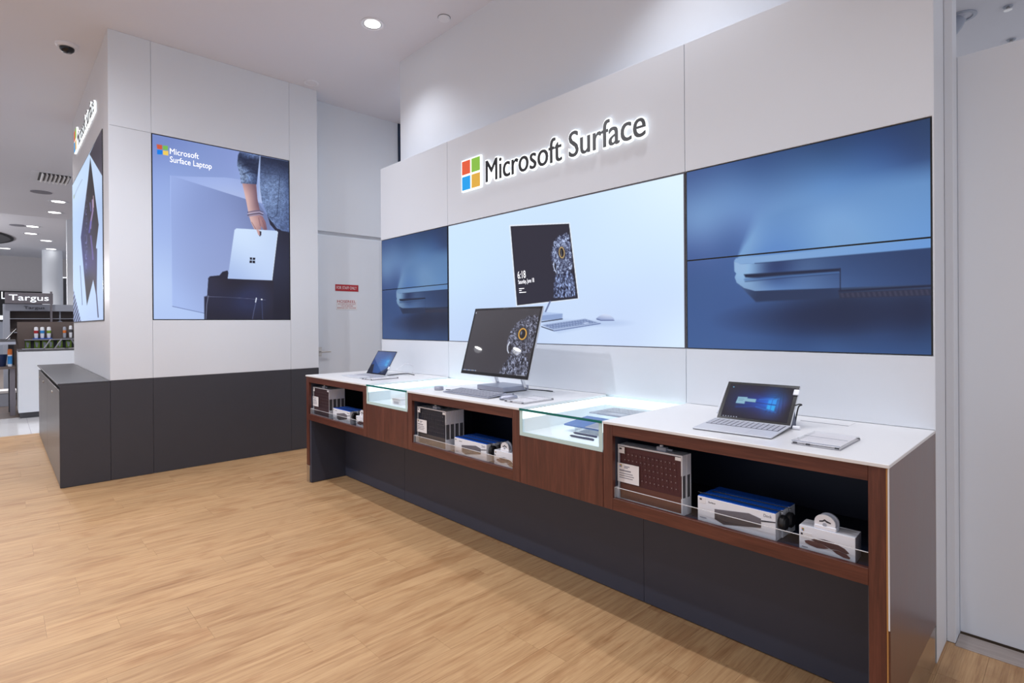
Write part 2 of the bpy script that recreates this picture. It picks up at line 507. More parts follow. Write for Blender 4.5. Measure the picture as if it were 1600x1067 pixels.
# floor: dark bed, oak planks laid along the block, white tiles and dark boards of the aisle
floor = struct(bx('floor', -8.98, 4.0, -6.0, 8.0, -0.03, -0.0025, M['floor_joint']))
PW, PL = 0.1265, 0.945
far = MB(); near_rest = MB()
row = 0
while True:
    x1 = 0.2505 - row * PW; x0 = max(x1 - PW + 0.0007, -8.98)
    if x1 < -8.9: break
    offs = [0.145, 0.386, 0.639, 0.660, 0.289, 0.92][(row * 5 + (row // 3)) % 6]
    y = offs - PL * 3
    while y < 3.0:
        ya, yb = y + 0.0006, y + PL
        ymax = 2.30 if -4.45 < x1 < XE - 0.05 else 3.0
        if yb > -0.30 and ya < ymax and not (x1 < -5.9 and ya > 0.5):
            yb2 = min(yb, 2.834) if x1 > XE else yb
            seen = (x1 > -5.6 and x1 < -0.9) or x1 > -0.42
            zt = random.uniform(-0.0004, 0.0)
            if seen and yb > 0 and (x1 < -0.9 or ya > 1.2):
                bx('plank', x0, x1, ya, yb2, -0.0025, zt, M['oak'], floor)
            else:
                far.box(x0, x1, ya, yb2, -0.0025, zt)
        elif ya < ymax:
            near_rest.box(x0, x1, ya, yb, -0.0025, zt if False else 0.0)
        y += PL
    row += 1
tag(build('far_planks', far, M['oak'], floor), kind='stuff')
near_rest.box(0.2505, 4.0, -6.0, 3.0, -0.0025, 0.0)
near_rest.box(-8.98, 0.2505, -6.0, -3.0, -0.0025, 0.0)
tag(build('oak_boards_around', near_rest, M['oak'], floor), kind='stuff')
floor_aisle = struct(bx('floor.001', -30.0, -8.98, -8.0, 6.0, -0.03, -0.003, M['joint']))
for i in range(3):
    for j in range(-3, 5):
        bx('tile', -10.73 + i * 0.583 + 0.002, -10.73 + (i + 1) * 0.583, j * 0.6 - 0.3, j * 0.6 + 0.298, -0.003, 0.0, M['tile'], floor_aisle)
mw = MB()
for k in range(44):
    for j in range(7):
        mw.box(-10.73 - (k + 1) * 0.3 + 0.004, -10.73 - k * 0.3, -3 + j * 1.2 + 0.3 * (k % 3), -3 + (j + 1) * 1.2 + 0.3 * (k % 3) - 0.004, -0.003, 0.001)
tag(build('dark_boards', mw, M['mall_wood'], floor_aisle), kind='stuff')
struct(bx('floor.002', -0.3605, 4.0, 2.815, 2.937, -0.0025, 0.004, M['threshold'], None, 0.002))

ceiling = struct(bx('ceiling', -16.7, 4.0, -7.0, 9.0, CEIL, CEIL + 0.12, M['ceiling']))
struct(bx('ceiling.001', -30.0, -16.7, -6.0, 6.0, 4.12, 4.2, M['ceiling']))

# wall above and behind the display wall, with the plain pier on its right end
struct(bx('wall_rear', -4.574, -0.390, YU, 2.945, 0, CEIL, M['wall']))
struct(bx('trim_1', -0.3895, -0.3615, 2.8355, 2.9395, 0.001, CEIL, M['panel'], None, 0.001))
# back wall with the staff door
wb = struct(bx('wall_back', -6.10, -6.0, 2.40, 3.80, 2.405, CEIL, M['wall']))
struct(bx('wall_back.001', -6.14, -6.04, 2.40, 3.80, 0, 2.405, M['wall']))
struct(bx('wall_back.002', -6.10, -4.50, 3.80, 3.90, 0, CEIL, M['wall']))
struct(bx('trim_2', -6.0, -5.985, 3.715, 3.795, 0.002, CEIL - 0.002, plain('dark_blue_slot', srgb(10, 36, 66), 0.3)))
door = struct(bx('door_1', -6.04, -6.022, 2.62, 3.46, 0.01, 2.36, M['wall'], None, 0.002))
hd = bx('door_handle', -6.022, -6.012, 2.66, 2.70, 0.97, 1.07, M['steel'], door, 0.003)
build('lever', MB().cyl((2.68, 1.018), 0.008, 'x', -6.012, -5.965, 12).cyl((-5.965, 1.018), 0.009, 'y', 2.672, 2.785, 12), M['steel'], hd, smooth=True)
# partition of half height at the right with the ceiling of the next room above it
pr = struct(bx('wall_right', -0.36, 3.0, 2.94, 2.99, 0.012, 2.432, M['wall'], None, 0.002))
struct(bx('wall_right.001', -0.364, -0.3605, 2.94, 2.97, 0.0, 2.432, M['wall']))

# ------------------------------------------------------------------ display wall
dw = struct(bx('wall_display', -4.531, XE - 0.0005, YW + 0.014, 2.835, 0, 2.7755, M['panel']))
S0, S1 = 1.1872, 2.1096
XS = [-4.531, -3.4935, -1.4310, XE]
for i in range(3):
    a, b = XS[i] + (0.0015 if i else 0), XS[i + 1] - (0.0015 if i < 2 else 0)
    bx('panel', a, b, YW, YW + 0.013, S1 + 0.003, 2.7804, M['panel'], dw, 0.001)
    bx('panel', a, b, YW, YW + 0.013, TOP + 0.0006, S0 - 0.003, M['panel'], dw, 0.001)
bx('side_panel', XE - 0.0005, XE + 0.0015, YW + 0.0, 2.835, 0.002, 2.7804, M['panel'], dw)
bx('top_panel', -4.531, XE, YW + 0.013, 2.835, 2.7755, 2.7804, M['panel'], dw)
bx('edge_strip', XE - 0.004, XE, YW - 0.0005, YW + 0.013, S0 - 0.003, S1 + 0.003, M['panel'], dw)

# ------------------------------------------------------------------ painted pictures (flat prints and screens)
def vnoise(x, y, seed=0):
    xi, yi = np.floor(x).astype(np.int64), np.floor(y).astype(np.int64)
    fx, fy = x - xi, y - yi
    fx = fx * fx * (3 - 2 * fx); fy = fy * fy * (3 - 2 * fy)
    def h(a, b):
        n = (a * 374761393 + b * 668265263 + seed * 1442695041) & 0xFFFFFFFF
        n = ((n ^ (n >> 13)) * 1274126177) & 0xFFFFFFFF
        return ((n ^ (n >> 16)) & 0xFFFF) / 65535.0
    return (h(xi, yi) * (1 - fx) + h(xi + 1, yi) * fx) * (1 - fy) + (h(xi, yi + 1) * (1 - fx) + h(xi + 1, yi + 1) * fx) * fy

def fbm(x, y, seed=0, n=4):
    s, a, t = 0, 0.5, 0
    for k in range(n):
        s = s + a * vnoise(x * 2 ** k, y * 2 ** k, seed + k); t += a; a *= 0.5
    return s / t

class Pic:
    """a canvas: nx by ny points; art coordinates are spread over it by the four corners TL TR BR BL"""
    def __init__(self, nx, ny, corners):
        src = [(0, 0), (1, 0), (1, 1), (0, 1)]
        A, B = [], []
        for (u, v), (x, y) in zip(src, corners):
            A += [[u, v, 1, 0, 0, 0, -x * u, -x * v], [0, 0, 0, u, v, 1, -y * u, -y * v]]; B += [x, y]
        h = np.append(np.linalg.solve(np.array(A, float), np.array(B, float)), 1).reshape(3, 3)
        v, u = np.meshgrid(np.linspace(0, 1, ny), np.linspace(0, 1, nx), indexing='ij')
        w = h[2, 0] * u + h[2, 1] * v + h[2, 2]
        self.X = (h[0, 0] * u + h[0, 1] * v + h[0, 2]) / w
        self.Y = (h[1, 0] * u + h[1, 1] * v + h[1, 2]) / w
        self.u, self.v, self.nx, self.ny = u, v, nx, ny
        self.C = np.zeros((ny, nx, 3))
    def field(self, pts, p=2.2):
        """smooth multiquadric field through (x, y, (r, g, b)) samples"""
        s2 = (0.05 * (np.ptp(self.X) + np.ptp(self.Y))) ** 2
        q = np.array([(x, y) for x, y, _ in pts], float); c = np.array([k for _, _, k in pts], float)
        ph = lambda d2: np.sqrt(d2 + s2)
        A = ph(((q[:, None] - q[None]) ** 2).sum(-1)) + np.eye(len(q)) * 1e-3 * math.sqrt(s2)
        m = c.mean(0)
        w = np.linalg.solve(A, c - m)
        out = np.zeros(self.X.shape + (3,)) + m
        for k in range(len(q)):
            out += ph((self.X - q[k, 0]) ** 2 + (self.Y - q[k, 1]) ** 2)[..., None] * w[k]
        return np.clip(out, c.min(0), c.max(0))
    def put(self, a, col):
        a = np.clip(a, 0, 1)[..., None]
        self.C = self.C * (1 - a) + (np.array(col, float) if not isinstance(col, np.ndarray) else col) * a
    def sd(self, pts):
        """signed distance to a polygon, negative inside"""
        X, Y = self.X, self.Y
        d = np.full(X.shape, 1e9); ins = np.zeros(X.shape, bool)
        n = len(pts)
        for i in range(n):
            (x0, y0), (x1, y1) = pts[i], pts[(i + 1) % n]
            ex, ey = x1 - x0, y1 - y0
            t = np.clip(((X - x0) * ex + (Y - y0) * ey) / (ex * ex + ey * ey + 1e-12), 0, 1)
            d = np.minimum(d, np.hypot(X - x0 - t * ex, Y - y0 - t * ey))
            if y0 != y1:
                ins ^= ((Y < y0) != (Y < y1)) & (X < (x1 - x0) * (Y - y0) / (y1 - y0) + x0)
        return np.where(ins, -d, d)
    def poly(self, pts, col, soft=1.0, a=1.0):
        m = np.clip(0.5 - self.sd(pts) / soft, 0, 1)
        self.put(m * a, col); return m
    def ell(self, cx, cy, rx, ry, col, rot=0, soft=1.0, a=1.0, inner=0.0):
        c, s = math.cos(rot), math.sin(rot)
        dx, dy = self.X - cx, self.Y - cy
        p, q = (dx * c + dy * s) / rx, (-dx * s + dy * c) / ry
        r = np.hypot(p, q); k = min(rx, ry)
        m = np.clip(0.5 - (r - 1) * k / soft, 0, 1)
        if inner: m = m * np.clip(0.5 + (r - inner) * k / soft, 0, 1)
        self.put(m * a, col); return m
    def line(self, pts, w, col, soft=1.0, a=1.0):
        X, Y = self.X, self.Y; d = np.full(X.shape, 1e9)
        for (x0, y0), (x1, y1) in zip(pts[:-1], pts[1:]):
            ex, ey = x1 - x0, y1 - y0
            t = np.clip(((X - x0) * ex + (Y - y0) * ey) / (ex * ex + ey * ey + 1e-12), 0, 1)
            d = np.minimum(d, np.hypot(X - x0 - t * ex, Y - y0 - t * ey))
        m = np.clip(0.5 - (d - w / 2) / soft, 0, 1)
        self.put(m * a, col); return m
    def mesh(self, name, corners, mat, parent, v0=0.0, v1=1.0, local=False, flip=False):
        """flat picture on the quad TL TR BR BL; rows between v0 and v1"""
        r0, r1 = int(round(v0 * (self.ny - 1))), int(round(v1 * (self.ny - 1)))
        tl, tr, br, bl = (np.array(c, float) for c in corners)
        ny = r1 - r0 + 1
        u = self.u[:ny]; v = np.repeat(np.linspace(0, 1, ny)[:, None], self.nx, 1)[..., None]; u = u[..., None]
        P = (tl * (1 - u) + tr * u) * (1 - v) + (bl * (1 - u) + br * u) * v
        P = P.reshape(-1, 3)
        c = (P.min(0) + P.max(0)) / 2
        idx = np.arange(ny * self.nx).reshape(ny, self.nx)
        F = np.stack([idx[:-1, :-1], idx[1:, :-1], idx[1:, 1:], idx[:-1, 1:]], -1).reshape(-1, 4)
        me = bpy.data.meshes.new(name)
        me.vertices.add(len(P)); me.vertices.foreach_set('co', (P - c).ravel())
        me.loops.add(F.size); me.loops.foreach_set('vertex_index', F.ravel())
        me.polygons.add(len(F)); me.polygons.foreach_set('loop_start', np.arange(0, F.size, 4)); me.polygons.foreach_set('loop_total', np.full(len(F), 4))
        me.update(); me.validate()
        at = me.attributes.new('picture', 'FLOAT_COLOR', 'POINT')
        col = nlin(self.C[r0:r1 + 1].reshape(-1, 3)); col = np.hstack([col, np.ones((len(col), 1))])
        at.data.foreach_set('color', col.ravel().astype(np.float32))
        me.materials.append(mat)
        o = bpy.data.objects.new(name, me); COL.objects.link(o)
        r = root_of(parent)
        pos = Vector(c) if local else Vector(c) - ROOT_LOC[r.name]
        o.parent = parent; o.location = pos - LPOS[parent.name]; LPOS[o.name] = pos
        return o

def feathers(p, mask, seed, sx, sy, dark, light, gain=1.5):
    """mottled plumage inside a mask"""
    n = 0.55 * fbm(p.X / sx, p.Y / sy, seed, 3) + 0.45 * vnoise(p.X / sx * 2.7 + p.Y / sy, p.Y / sy * 2.2 - p.X / sx, seed + 9)
    big = 0.75 + 0.6 * fbm(p.X / (sx * 5), p.Y / (sy * 4), seed + 50, 2)         # broad light and dark patches
    t = np.clip(((n - 0.5) * gain + 0.40) * big, 0, 1)[..., None]
    col = np.array(dark, float) * (1 - t) + np.array(light, float) * t
    p.put(mask, col)

# --- blue close-up of a device edge, shown on both pairs of stacked displays
def device_edge(nx, ny):
    p = Pic(nx, ny, [(1071.5, 268.5), (1460.5, 181), (1460.5, 556), (1072, 544.7)])
    Z = lambda pts: [(1130 + x / 4.706, 380 + y / 4.706) for x, y in pts]
    p.C = p.field([(1080, 285, (72, 112, 182)), (1180, 262, (58, 100, 168)), (1300, 235, (44, 86, 148)), (1450, 200, (34, 66, 118)), (1380, 250, (54, 100, 172)),
                   (1440, 255, (52, 92, 158)), (1090, 345, (112, 160, 226)), (1150, 320, (104, 154, 224)), (1110, 395, (72, 110, 184)), (1140, 385, (70, 110, 184)), (1155, 365, (84, 126, 200)), (1080, 404, (66, 102, 176)),
                   (1300, 290, (92, 150, 224)), (1440, 292, (84, 142, 214)), (1250, 360, (124, 180, 244)), (1400, 340, (120, 180, 246)), (1220, 395, (112, 168, 240)), (1450, 370, (108, 166, 240)),
                   (1090, 430, (58, 96, 168)), (1080, 480, (54, 94, 166)), (1090, 540, (56, 98, 170)), (1150, 500, (54, 92, 164)), (1180, 545, (54, 96, 166)), (1300, 545, (48, 88, 154)), (1440, 548, (40, 78, 140)),
                   (1250, 488, (32, 58, 112)), (1320, 492, (26, 44, 86)), (1440, 488, (24, 40, 80)), (1380, 515, (34, 62, 116)), (1460, 520, (30, 60, 112))], 3.2)
    top = [(1150, 407), (1160, 385), (1186, 338), (1230, 318), (1475, 262), (1475, 392), (1180, 412)]
    m = np.clip(0.5 - p.sd(top) / np.clip((410 - p.Y) * 0.28 + 1.2, 1.2, 40), 0, 1)
    p.put(m * 0.95, p.field([(1170, 390, (122, 176, 240)), (1200, 330, (104, 158, 226)), (1300, 292, (92, 148, 220)), (1180, 350, (116, 170, 236)), (1300, 330, (116, 172, 240)), (1300, 380, (120, 178, 244)), (1450, 300, (100, 158, 228)), (1450, 370, (104, 166, 242)), (1180, 400, (104, 160, 234))]))
    p.ell(1320, 492, 140, 24, (24, 38, 78), rot=-0.05, soft=26, a=0.75)
    p.poly(Z([(90, 285), (240, 435), (340, 428), (860, 405), (880, 330), (200, 330)]), p.field([(1170, 455, (48, 74, 124)), (1300, 460, (34, 54, 98)), (1150, 445, (74, 112, 176))]), 3)
    strip = Z([(76, 128), (90, 108), (1560, -35), (1560, 28), (230, 146), (100, 150)])
    p.poly(strip, p.field([(1150, 408, (132, 182, 242)), (1300, 398, (122, 176, 244)), (1450, 384, (104, 166, 246))]), 1.2)
    face = Z([(76, 132), (120, 150), (230, 147), (1560, 30), (1560, 300), (870, 328), (230, 352), (150, 330), (95, 290), (80, 250), (92, 222), (78, 205)])
    p.poly(face, p.field([(1150, 412, (150, 196, 248)), (1152, 440, (138, 186, 240)), (1175, 420, (128, 176, 232)), (1178, 450, (122, 166, 222)), (1192, 425, (76, 112, 172)), (1195, 448, (98, 142, 206)),
                          (1250, 415, (62, 96, 156)), (1300, 412, (54, 88, 148)), (1290, 442, (70, 108, 172)), (1360, 420, (46, 78, 138)), (1440, 400, (36, 64, 118)), (1440, 438, (42, 72, 130)), (1340, 445, (56, 92, 156))], 3), 1.2)
    p.line(Z([(232, 146), (1560, 30)]), 0.9, (22, 40, 84), 1)
    p.poly(Z([(150, 228), (870, 182), (868, 205), (260, 258), (160, 250)]), (22, 34, 70), 2.2)
    p.line(Z([(160, 268), (500, 238), (862, 214)]), 3.4, (70, 120, 192), 3, 0.8)
    p.line(Z([(160, 282), (500, 250), (862, 222)]), 1.2, (34, 60, 112), 2, 0.8)
    p.line(Z([(872, 182), (872, 350)]), 1.4, (16, 24, 54), 1)
    p.line(Z([(866, 352), (1560, 312)]), 3.4, (26, 36, 70), 1.6)
    p.poly(Z([(860, 365), (1560, 333), (1560, 385), (870, 405)]), (40, 46, 76), 2)
    st = 0.5 + 0.5 * np.sin((p.X - p.Y * 0.3) * 2 * math.pi / 8.6)
    mv = np.clip(0.5 - p.sd(Z([(868, 368), (1560, 340), (1560, 380), (872, 400)])), 0, 1)
    p.put(mv * st * 0.5, (78, 76, 108))
    return p

def stacked(nx, ny, x0, x1, label_t, label_b, shade=1.0):
    p = device_edge(nx, ny)
    gr = p.C.mean(-1, keepdims=True)
    p.C = (gr + (p.C - gr) * 0.84) * 0.90 * shade
    zs = S0 + (S1 - S0) * 0.496
    e = 0.006
    for part, (za, zb, va, vb, lab) in enumerate(((zs, S1, 0.0, 0.504, label_t), (S0, zs, 0.504, 1.0, label_b))):
        t = thing('wall_display_screen', lab, 'display', ((x0 + x1) / 2, YW + 0.010, za), group='stacked displays in the white wall')
        bx('housing', x0, x1, YW + 0.003, YW + 0.012, za + 0.0004, zb - 0.0004, M['bezel'], t)
        p.mesh('picture', [(x0 + e, YW + 0.0022, zb - 0.0035), (x1 - e, YW + 0.0022, zb - 0.0035), (x1 - e, YW + 0.0022, za + 0.0035), (x0 + e, YW + 0.0022, za + 0.0035)], M['screen'], t, va, vb)

stacked(300, 270, -1.4275, XE - 0.005, 'upper right display showing the pale blurred lid of a blue device', 'lower right display showing the sharp slotted edge of a blue device')
stacked(170, 180, -4.5255, -3.4985, 'upper left display behind the far laptop, showing a blurred blue lid', 'lower left display behind the far laptop, showing a blue slotted edge', 0.86)

# --- the large middle light box
def mid_picture(nx, ny):
    p = Pic(nx, ny, [(700.5, 352.8), (1068.7, 269.8), (1069.5, 543.8), (701.8, 532.4)])
    Z = lambda pts: [(780 + x / 5.615, 340 + y / 5.615) for x, y in pts]
    p.C = p.field([(710, 360, (206, 231, 254)), (720, 440, (203, 228, 254)), (715, 525, (196, 216, 248)), (800, 335, (206, 230, 252)), (900, 320, (208, 231, 254)), (1050, 285, (224, 244, 254)),
                   (1060, 400, (210, 232, 255)), (1060, 470, (206, 226, 254)), (1060, 535, (214, 234, 254)), (950, 420, (206, 228, 255)), (950, 470, (202, 222, 252)), (900, 530, (204, 222, 250)), (780, 520, (192, 212, 246)), (980, 530, (202, 220, 250))], 2.4)
    p.ell(945, 505, 34, 5, (176, 196, 232), soft=5, a=0.6)
    p.poly([(846, 503), (884, 499), (942, 506), (872, 521)], (178, 198, 234), 5, 0.6)
    p.poly([(795.6, 350.6), (890.4, 346.8), (904.4, 467), (806.2, 479)], (232, 240, 252), 1)
    p.poly([(797.4, 352.6), (889, 348.6), (902.8, 466), (807.6, 477)], (24, 22, 30), 0.8)
    p.poly([(798.8, 354), (888, 350.2), (901.4, 465), (808.6, 475.6)], (43, 41, 53), 0.8)
    scr = np.clip(0.5 - p.sd([(799, 354), (888, 350.4), (901, 464.6), (809, 475)]), 0, 1)
    head = [(883, 364), (873, 369), (866, 376), (863, 388), (861.6, 400), (864, 411), (867, 424), (872, 429), (882, 430), (890, 426), (895, 415), (893, 392), (890.5, 370), (888, 364.5)]
    ed = fbm(p.X / 2.0, p.Y / 2.4, 5, 2) * 5 - 2.5
    mh = np.clip(0.5 - (p.sd(head) + ed) / 1.5, 0, 1) * scr
    feathers(p, mh, 3, 2.0, 3.0, (34, 36, 62), (196, 214, 252), 2.6)
    chest = [(868, 430), (890, 424), (896, 430), (899, 462), (880, 464.5), (864.5, 465), (865, 450)]
    mc = np.clip(0.5 - (p.sd(chest) + ed * 0.6) / 1.5, 0, 1) * scr
    feathers(p, mc, 13, 1.7, 5.5, (24, 24, 44), (170, 192, 244), 2.8)
    p.ell(877.5, 394.5, 6.2, 11, (36, 36, 52), rot=-0.08, soft=2, a=0.8)
    p.ell(877.6, 394, 4.6, 9.2, (206, 176, 120), rot=-0.08, soft=0.8)
    p.ell(877.6, 394, 3.2, 7.2, (18, 16, 20), rot=-0.08, soft=0.8)
    p.line([(876.4, 390), (877, 399)], 0.8, (150, 150, 160), 0.8)
    p.line([(865.2, 410), (864.8, 416), (866.4, 421), (868.6, 425)], 1.4, (200, 214, 244), 1)
    p.poly([(866, 410), (869, 412), (869, 423), (866.6, 420)], (30, 28, 36), 1, 0.9)
    p.line(Z([(445, 735), (402, 830)]), 2.2, (96, 108, 150), 1)
    p.poly(Z([(250, 836), (555, 843), (552, 890), (250, 912)]), (142, 164, 208), 1)
    p.poly(Z([(250, 826), (400, 828), (555, 842), (380, 858), (250, 862)]), (176, 198, 236), 1)
    p.line(Z([(372, 915), (552, 890)]), 1.4, (24, 26, 42), 1)
    kb = Z([(368, 942), (752, 886), (886, 926), (478, 994)])
    p.poly(kb, (170, 188, 222), 1)
    mk = np.clip(0.5 - p.sd(Z([(385, 944), (748, 892), (862, 922), (470, 978)])), 0, 1)
    gx = ((p.X * 0.99 - p.Y * 0.14) / 4.4) % 1; gy = ((p.Y + p.X * 0.146 - p.X * 0.0) / 3.2) % 1
    p.put(mk, (112, 130, 172)); p.put(mk * (gx > 0.25) * (gy > 0.3) * 0.8, (150, 168, 206))
    p.poly(Z([(730, 925), (770, 918), (790, 928), (748, 936)]), (188, 204, 236), 1)
    p.line(Z([(478, 996), (886, 930)]), 1.2, (84, 100, 150), 1)
    p.line(Z([(370, 958), (470, 992)]), 1.2, (30, 34, 56), 1)
    p.poly(Z([(848, 886), (880, 862), (925, 846), (975, 858), (1008, 888), (1000, 898), (860, 896)]), p.field([(945, 492, (206, 218, 244)), (940, 499, (150, 166, 206)), (956, 496, (186, 200, 232))]), 1)
    p.line(Z([(855, 892), (890, 902), (1004, 902)]), 1.4, (78, 92, 140), 1)
    return p

mid = thing('light_box', 'wide pale blue light box picturing a tilted computer with an owl and time', 'display', (-2.462, YW + 0.012, S0))
bx('frame', XS[1] + 0.004, XS[2] - 0.004, YW + 0.004, YW + 0.0125, S0, S1, plain('grey_frame', srgb(96, 94, 106), 0.5), mid)
mp_ = mid_picture(440, 300)
mp_.mesh('picture', [(XS[1] + 0.008, YW + 0.003, S1 - 0.006), (XS[2] - 0.010, YW + 0.003, S1 - 0.006), (XS[2] - 0.010, YW + 0.003, S0 + 0.003), (XS[1] + 0.008, YW + 0.003, S0 + 0.003)], M['lightbox'], mid)
# lettering printed on the pictured screen
def wp(px, py, y=YW + 0.0024):
    """point of the light box face from its art coordinates"""
    a, b = (px - 800) / FOCAL, (507.5156 - py) / FOCAL
    d = rgt * a + upv * b + fwd
    t = y / d.y
    return Vector((d.x * t, y, CAM_H + d.z * t))
def art_text(s, p0, p1, p2, name, parent, mat, ref='H'):
    """p0 lower left, p1 lower right, p2 upper left of the line of text"""
    o, e1, e2 = wp(*p0), wp(*p1), wp(*p2)
    u, v = e1 - o, e2 - o
    mb = text_mb(s, (0, 0, 0), (1, 0, 0), (0, 1, 0), 1.0, 1.0, 0.0004, ref)
    vs = [o + u * a + v * b + Vector((0, -c, 0)) for a, b, c in mb.v]
    q = MB(); q.add(vs, mb.f)
    return build(name, q, mat, parent)
art_text('6:18', (809.2, 435.6), (821.6, 433.8), (808.4, 424.2), 'clock_digits', mid, M['glow_text'], '6')
art_text('Saturday, June 18', (810.2, 443.8), (834.8, 440.4), (809.6, 437.6), 'date_line', mid, M['glow_text'])
for k, (ax, bx_, yy) in enumerate(((811, 819, 451.6), (811.2, 815, 454.4), (811.4, 822, 457.6))):
    q = MB(); a, b = wp(ax, yy), wp(bx_, yy - 0.7)
    q.box(a.x, b.x, YW + 0.002, YW + 0.0026, min(a.z, b.z), min(a.z, b.z) + 0.0045)
    build('text_bar', q, M['glow_text'], mid)

# ------------------------------------------------------------------ illuminated wall signs
def letter_sign(name, label, text, x0, x1, z0, cap, y, logo, halo=0.034):
    t = thing(name, label, 'sign', ((x0 + x1) / 2, y, z0))
    u, v = Vector((1, 0, 0)), Vector((0, 0, 1))
    V, _, _ = _text_mesh(text)
    X0, X1 = V[:, 0].min(), V[:, 0].max()
    Hc = _text_mesh('M')[0][:, 1].max()
    sx, sz = (x1 - x0) / (X1 - X0), cap / Hc
    bar = _text_mesh('|')[0][:, 0].max()
    for k, ch in enumerate(text):
        if ch == ' ': continue
        adv = _text_mesh(text[:k] + '|')[0][:, 0].max() - bar if k else 0.0
        for what in ('letter', 'halo'):
            vs, fs, _ = _text_mesh(ch, 0.0 if what == 'letter' else halo)
            q = vs.copy(); q[:, 0] = x0 + (q[:, 0] + adv - X0) * sx; q[:, 1] = z0 + q[:, 1] * sz
            d0, d1 = (0.0175, 0.019) if what == 'letter' else (0.002, 0.0175)
            ve, fe = _extrude(q, fs, d1 - d0)
            mb = MB()
            for dx in ((-0.003, 0.003) if what == 'letter' else (0.0,)):      # two strokes side by side give the medium weight
                mb.add([(a + dx, y - d0 - c - dx * 0.01, b) for a, b, c in ve], fe)
            if what == 'letter':
                lt = build('letter', mb, M['sign_black'], t)
            else:
                build('halo', mb, M['halo'], lt)
    lx0, lx1, lz0, lz1 = logo
    mx, mz, g = (lx0 + lx1) / 2, (lz0 + lz1) / 2, 0.008 * (lx1 - lx0) / 0.21
    hb = bx('logo_backing', lx0 - 0.009, lx1 + 0.009, y - 0.0175, y - 0.002, lz0 - 0.009, lz1 + 0.009, M['halo'], t)
    for (a, b, c, d, m) in ((lx0, mx - g, mz + g, lz1, 'lit_red'), (mx + g, lx1, mz + g, lz1, 'lit_green'), (lx0, mx - g, lz0, mz - g, 'lit_blue'), (mx + g, lx1, lz0, mz - g, 'lit_yellow')):
        bx('logo_square', a, b, y - 0.020, y - 0.0175, c, d, M[m], t)
    return t

letter_sign('wall_sign', 'large backlit black lettering with a four coloured square emblem above the light box', 'Microsoft Surface', -3.000, -1.656, 2.357, 0.156, YW, (-3.279, -3.068, 2.345, 2.566))
letter_sign('wall_sign', 'backlit lettering seen edge-on, high on the narrow left face of the white block', 'Microsoft Surface', -7.97, -6.50, 3.385, 0.165, 0.70, (-8.30, -8.06, 3.40, 3.64), 0.018)

# ------------------------------------------------------------------ white block at the left with its poster
YB0, YB1, YB2, YB3, YB4 = 0.3644, 0.7005, 1.0121, 2.2435, 2.5456
ZB = 0.858
blk = struct(bx('wall_left', -8.75, XB - 0.012, YB1 + 0.012, YB4, 0, CEIL, M['wall']))
g = 0.002
for (a, b, rows) in ((YB1, YB2, ((ZB, 3.057), (3.057, CEIL))), (YB2, YB3, ((ZB, 1.378), (3.0572, CEIL))), (YB3, YB4, ((ZB, CEIL),))):
    for z0, z1 in rows:
        bx('panel', XB - 0.012, XB, a + g / 2, b - g / 2, z0 + 0.0012, z1 - 0.0012, M['panel'], blk, 0.001)
for (a, b) in ((YB1, YB2), (YB2, YB3), (YB3, YB4)):
    bx('base_panel', XB - 0.012, XB, a + g / 2, b - g / 2, 0.004, ZB - 0.001, M['dark'], blk, 0.001)
side_gloss = plain('glossy_white_panel', (0.72, 0.72, 0.75), 0.36, var=0.01)
bx('side_panel', -8.75, XB - 0.001, YB1, YB1 + 0.011, ZB + 0.001, CEIL - 0.001, side_gloss, blk)
struct(bx('wall_pier', -16.9, -16.7, 1.22, 1.50, 0, CEIL, M['wall']))

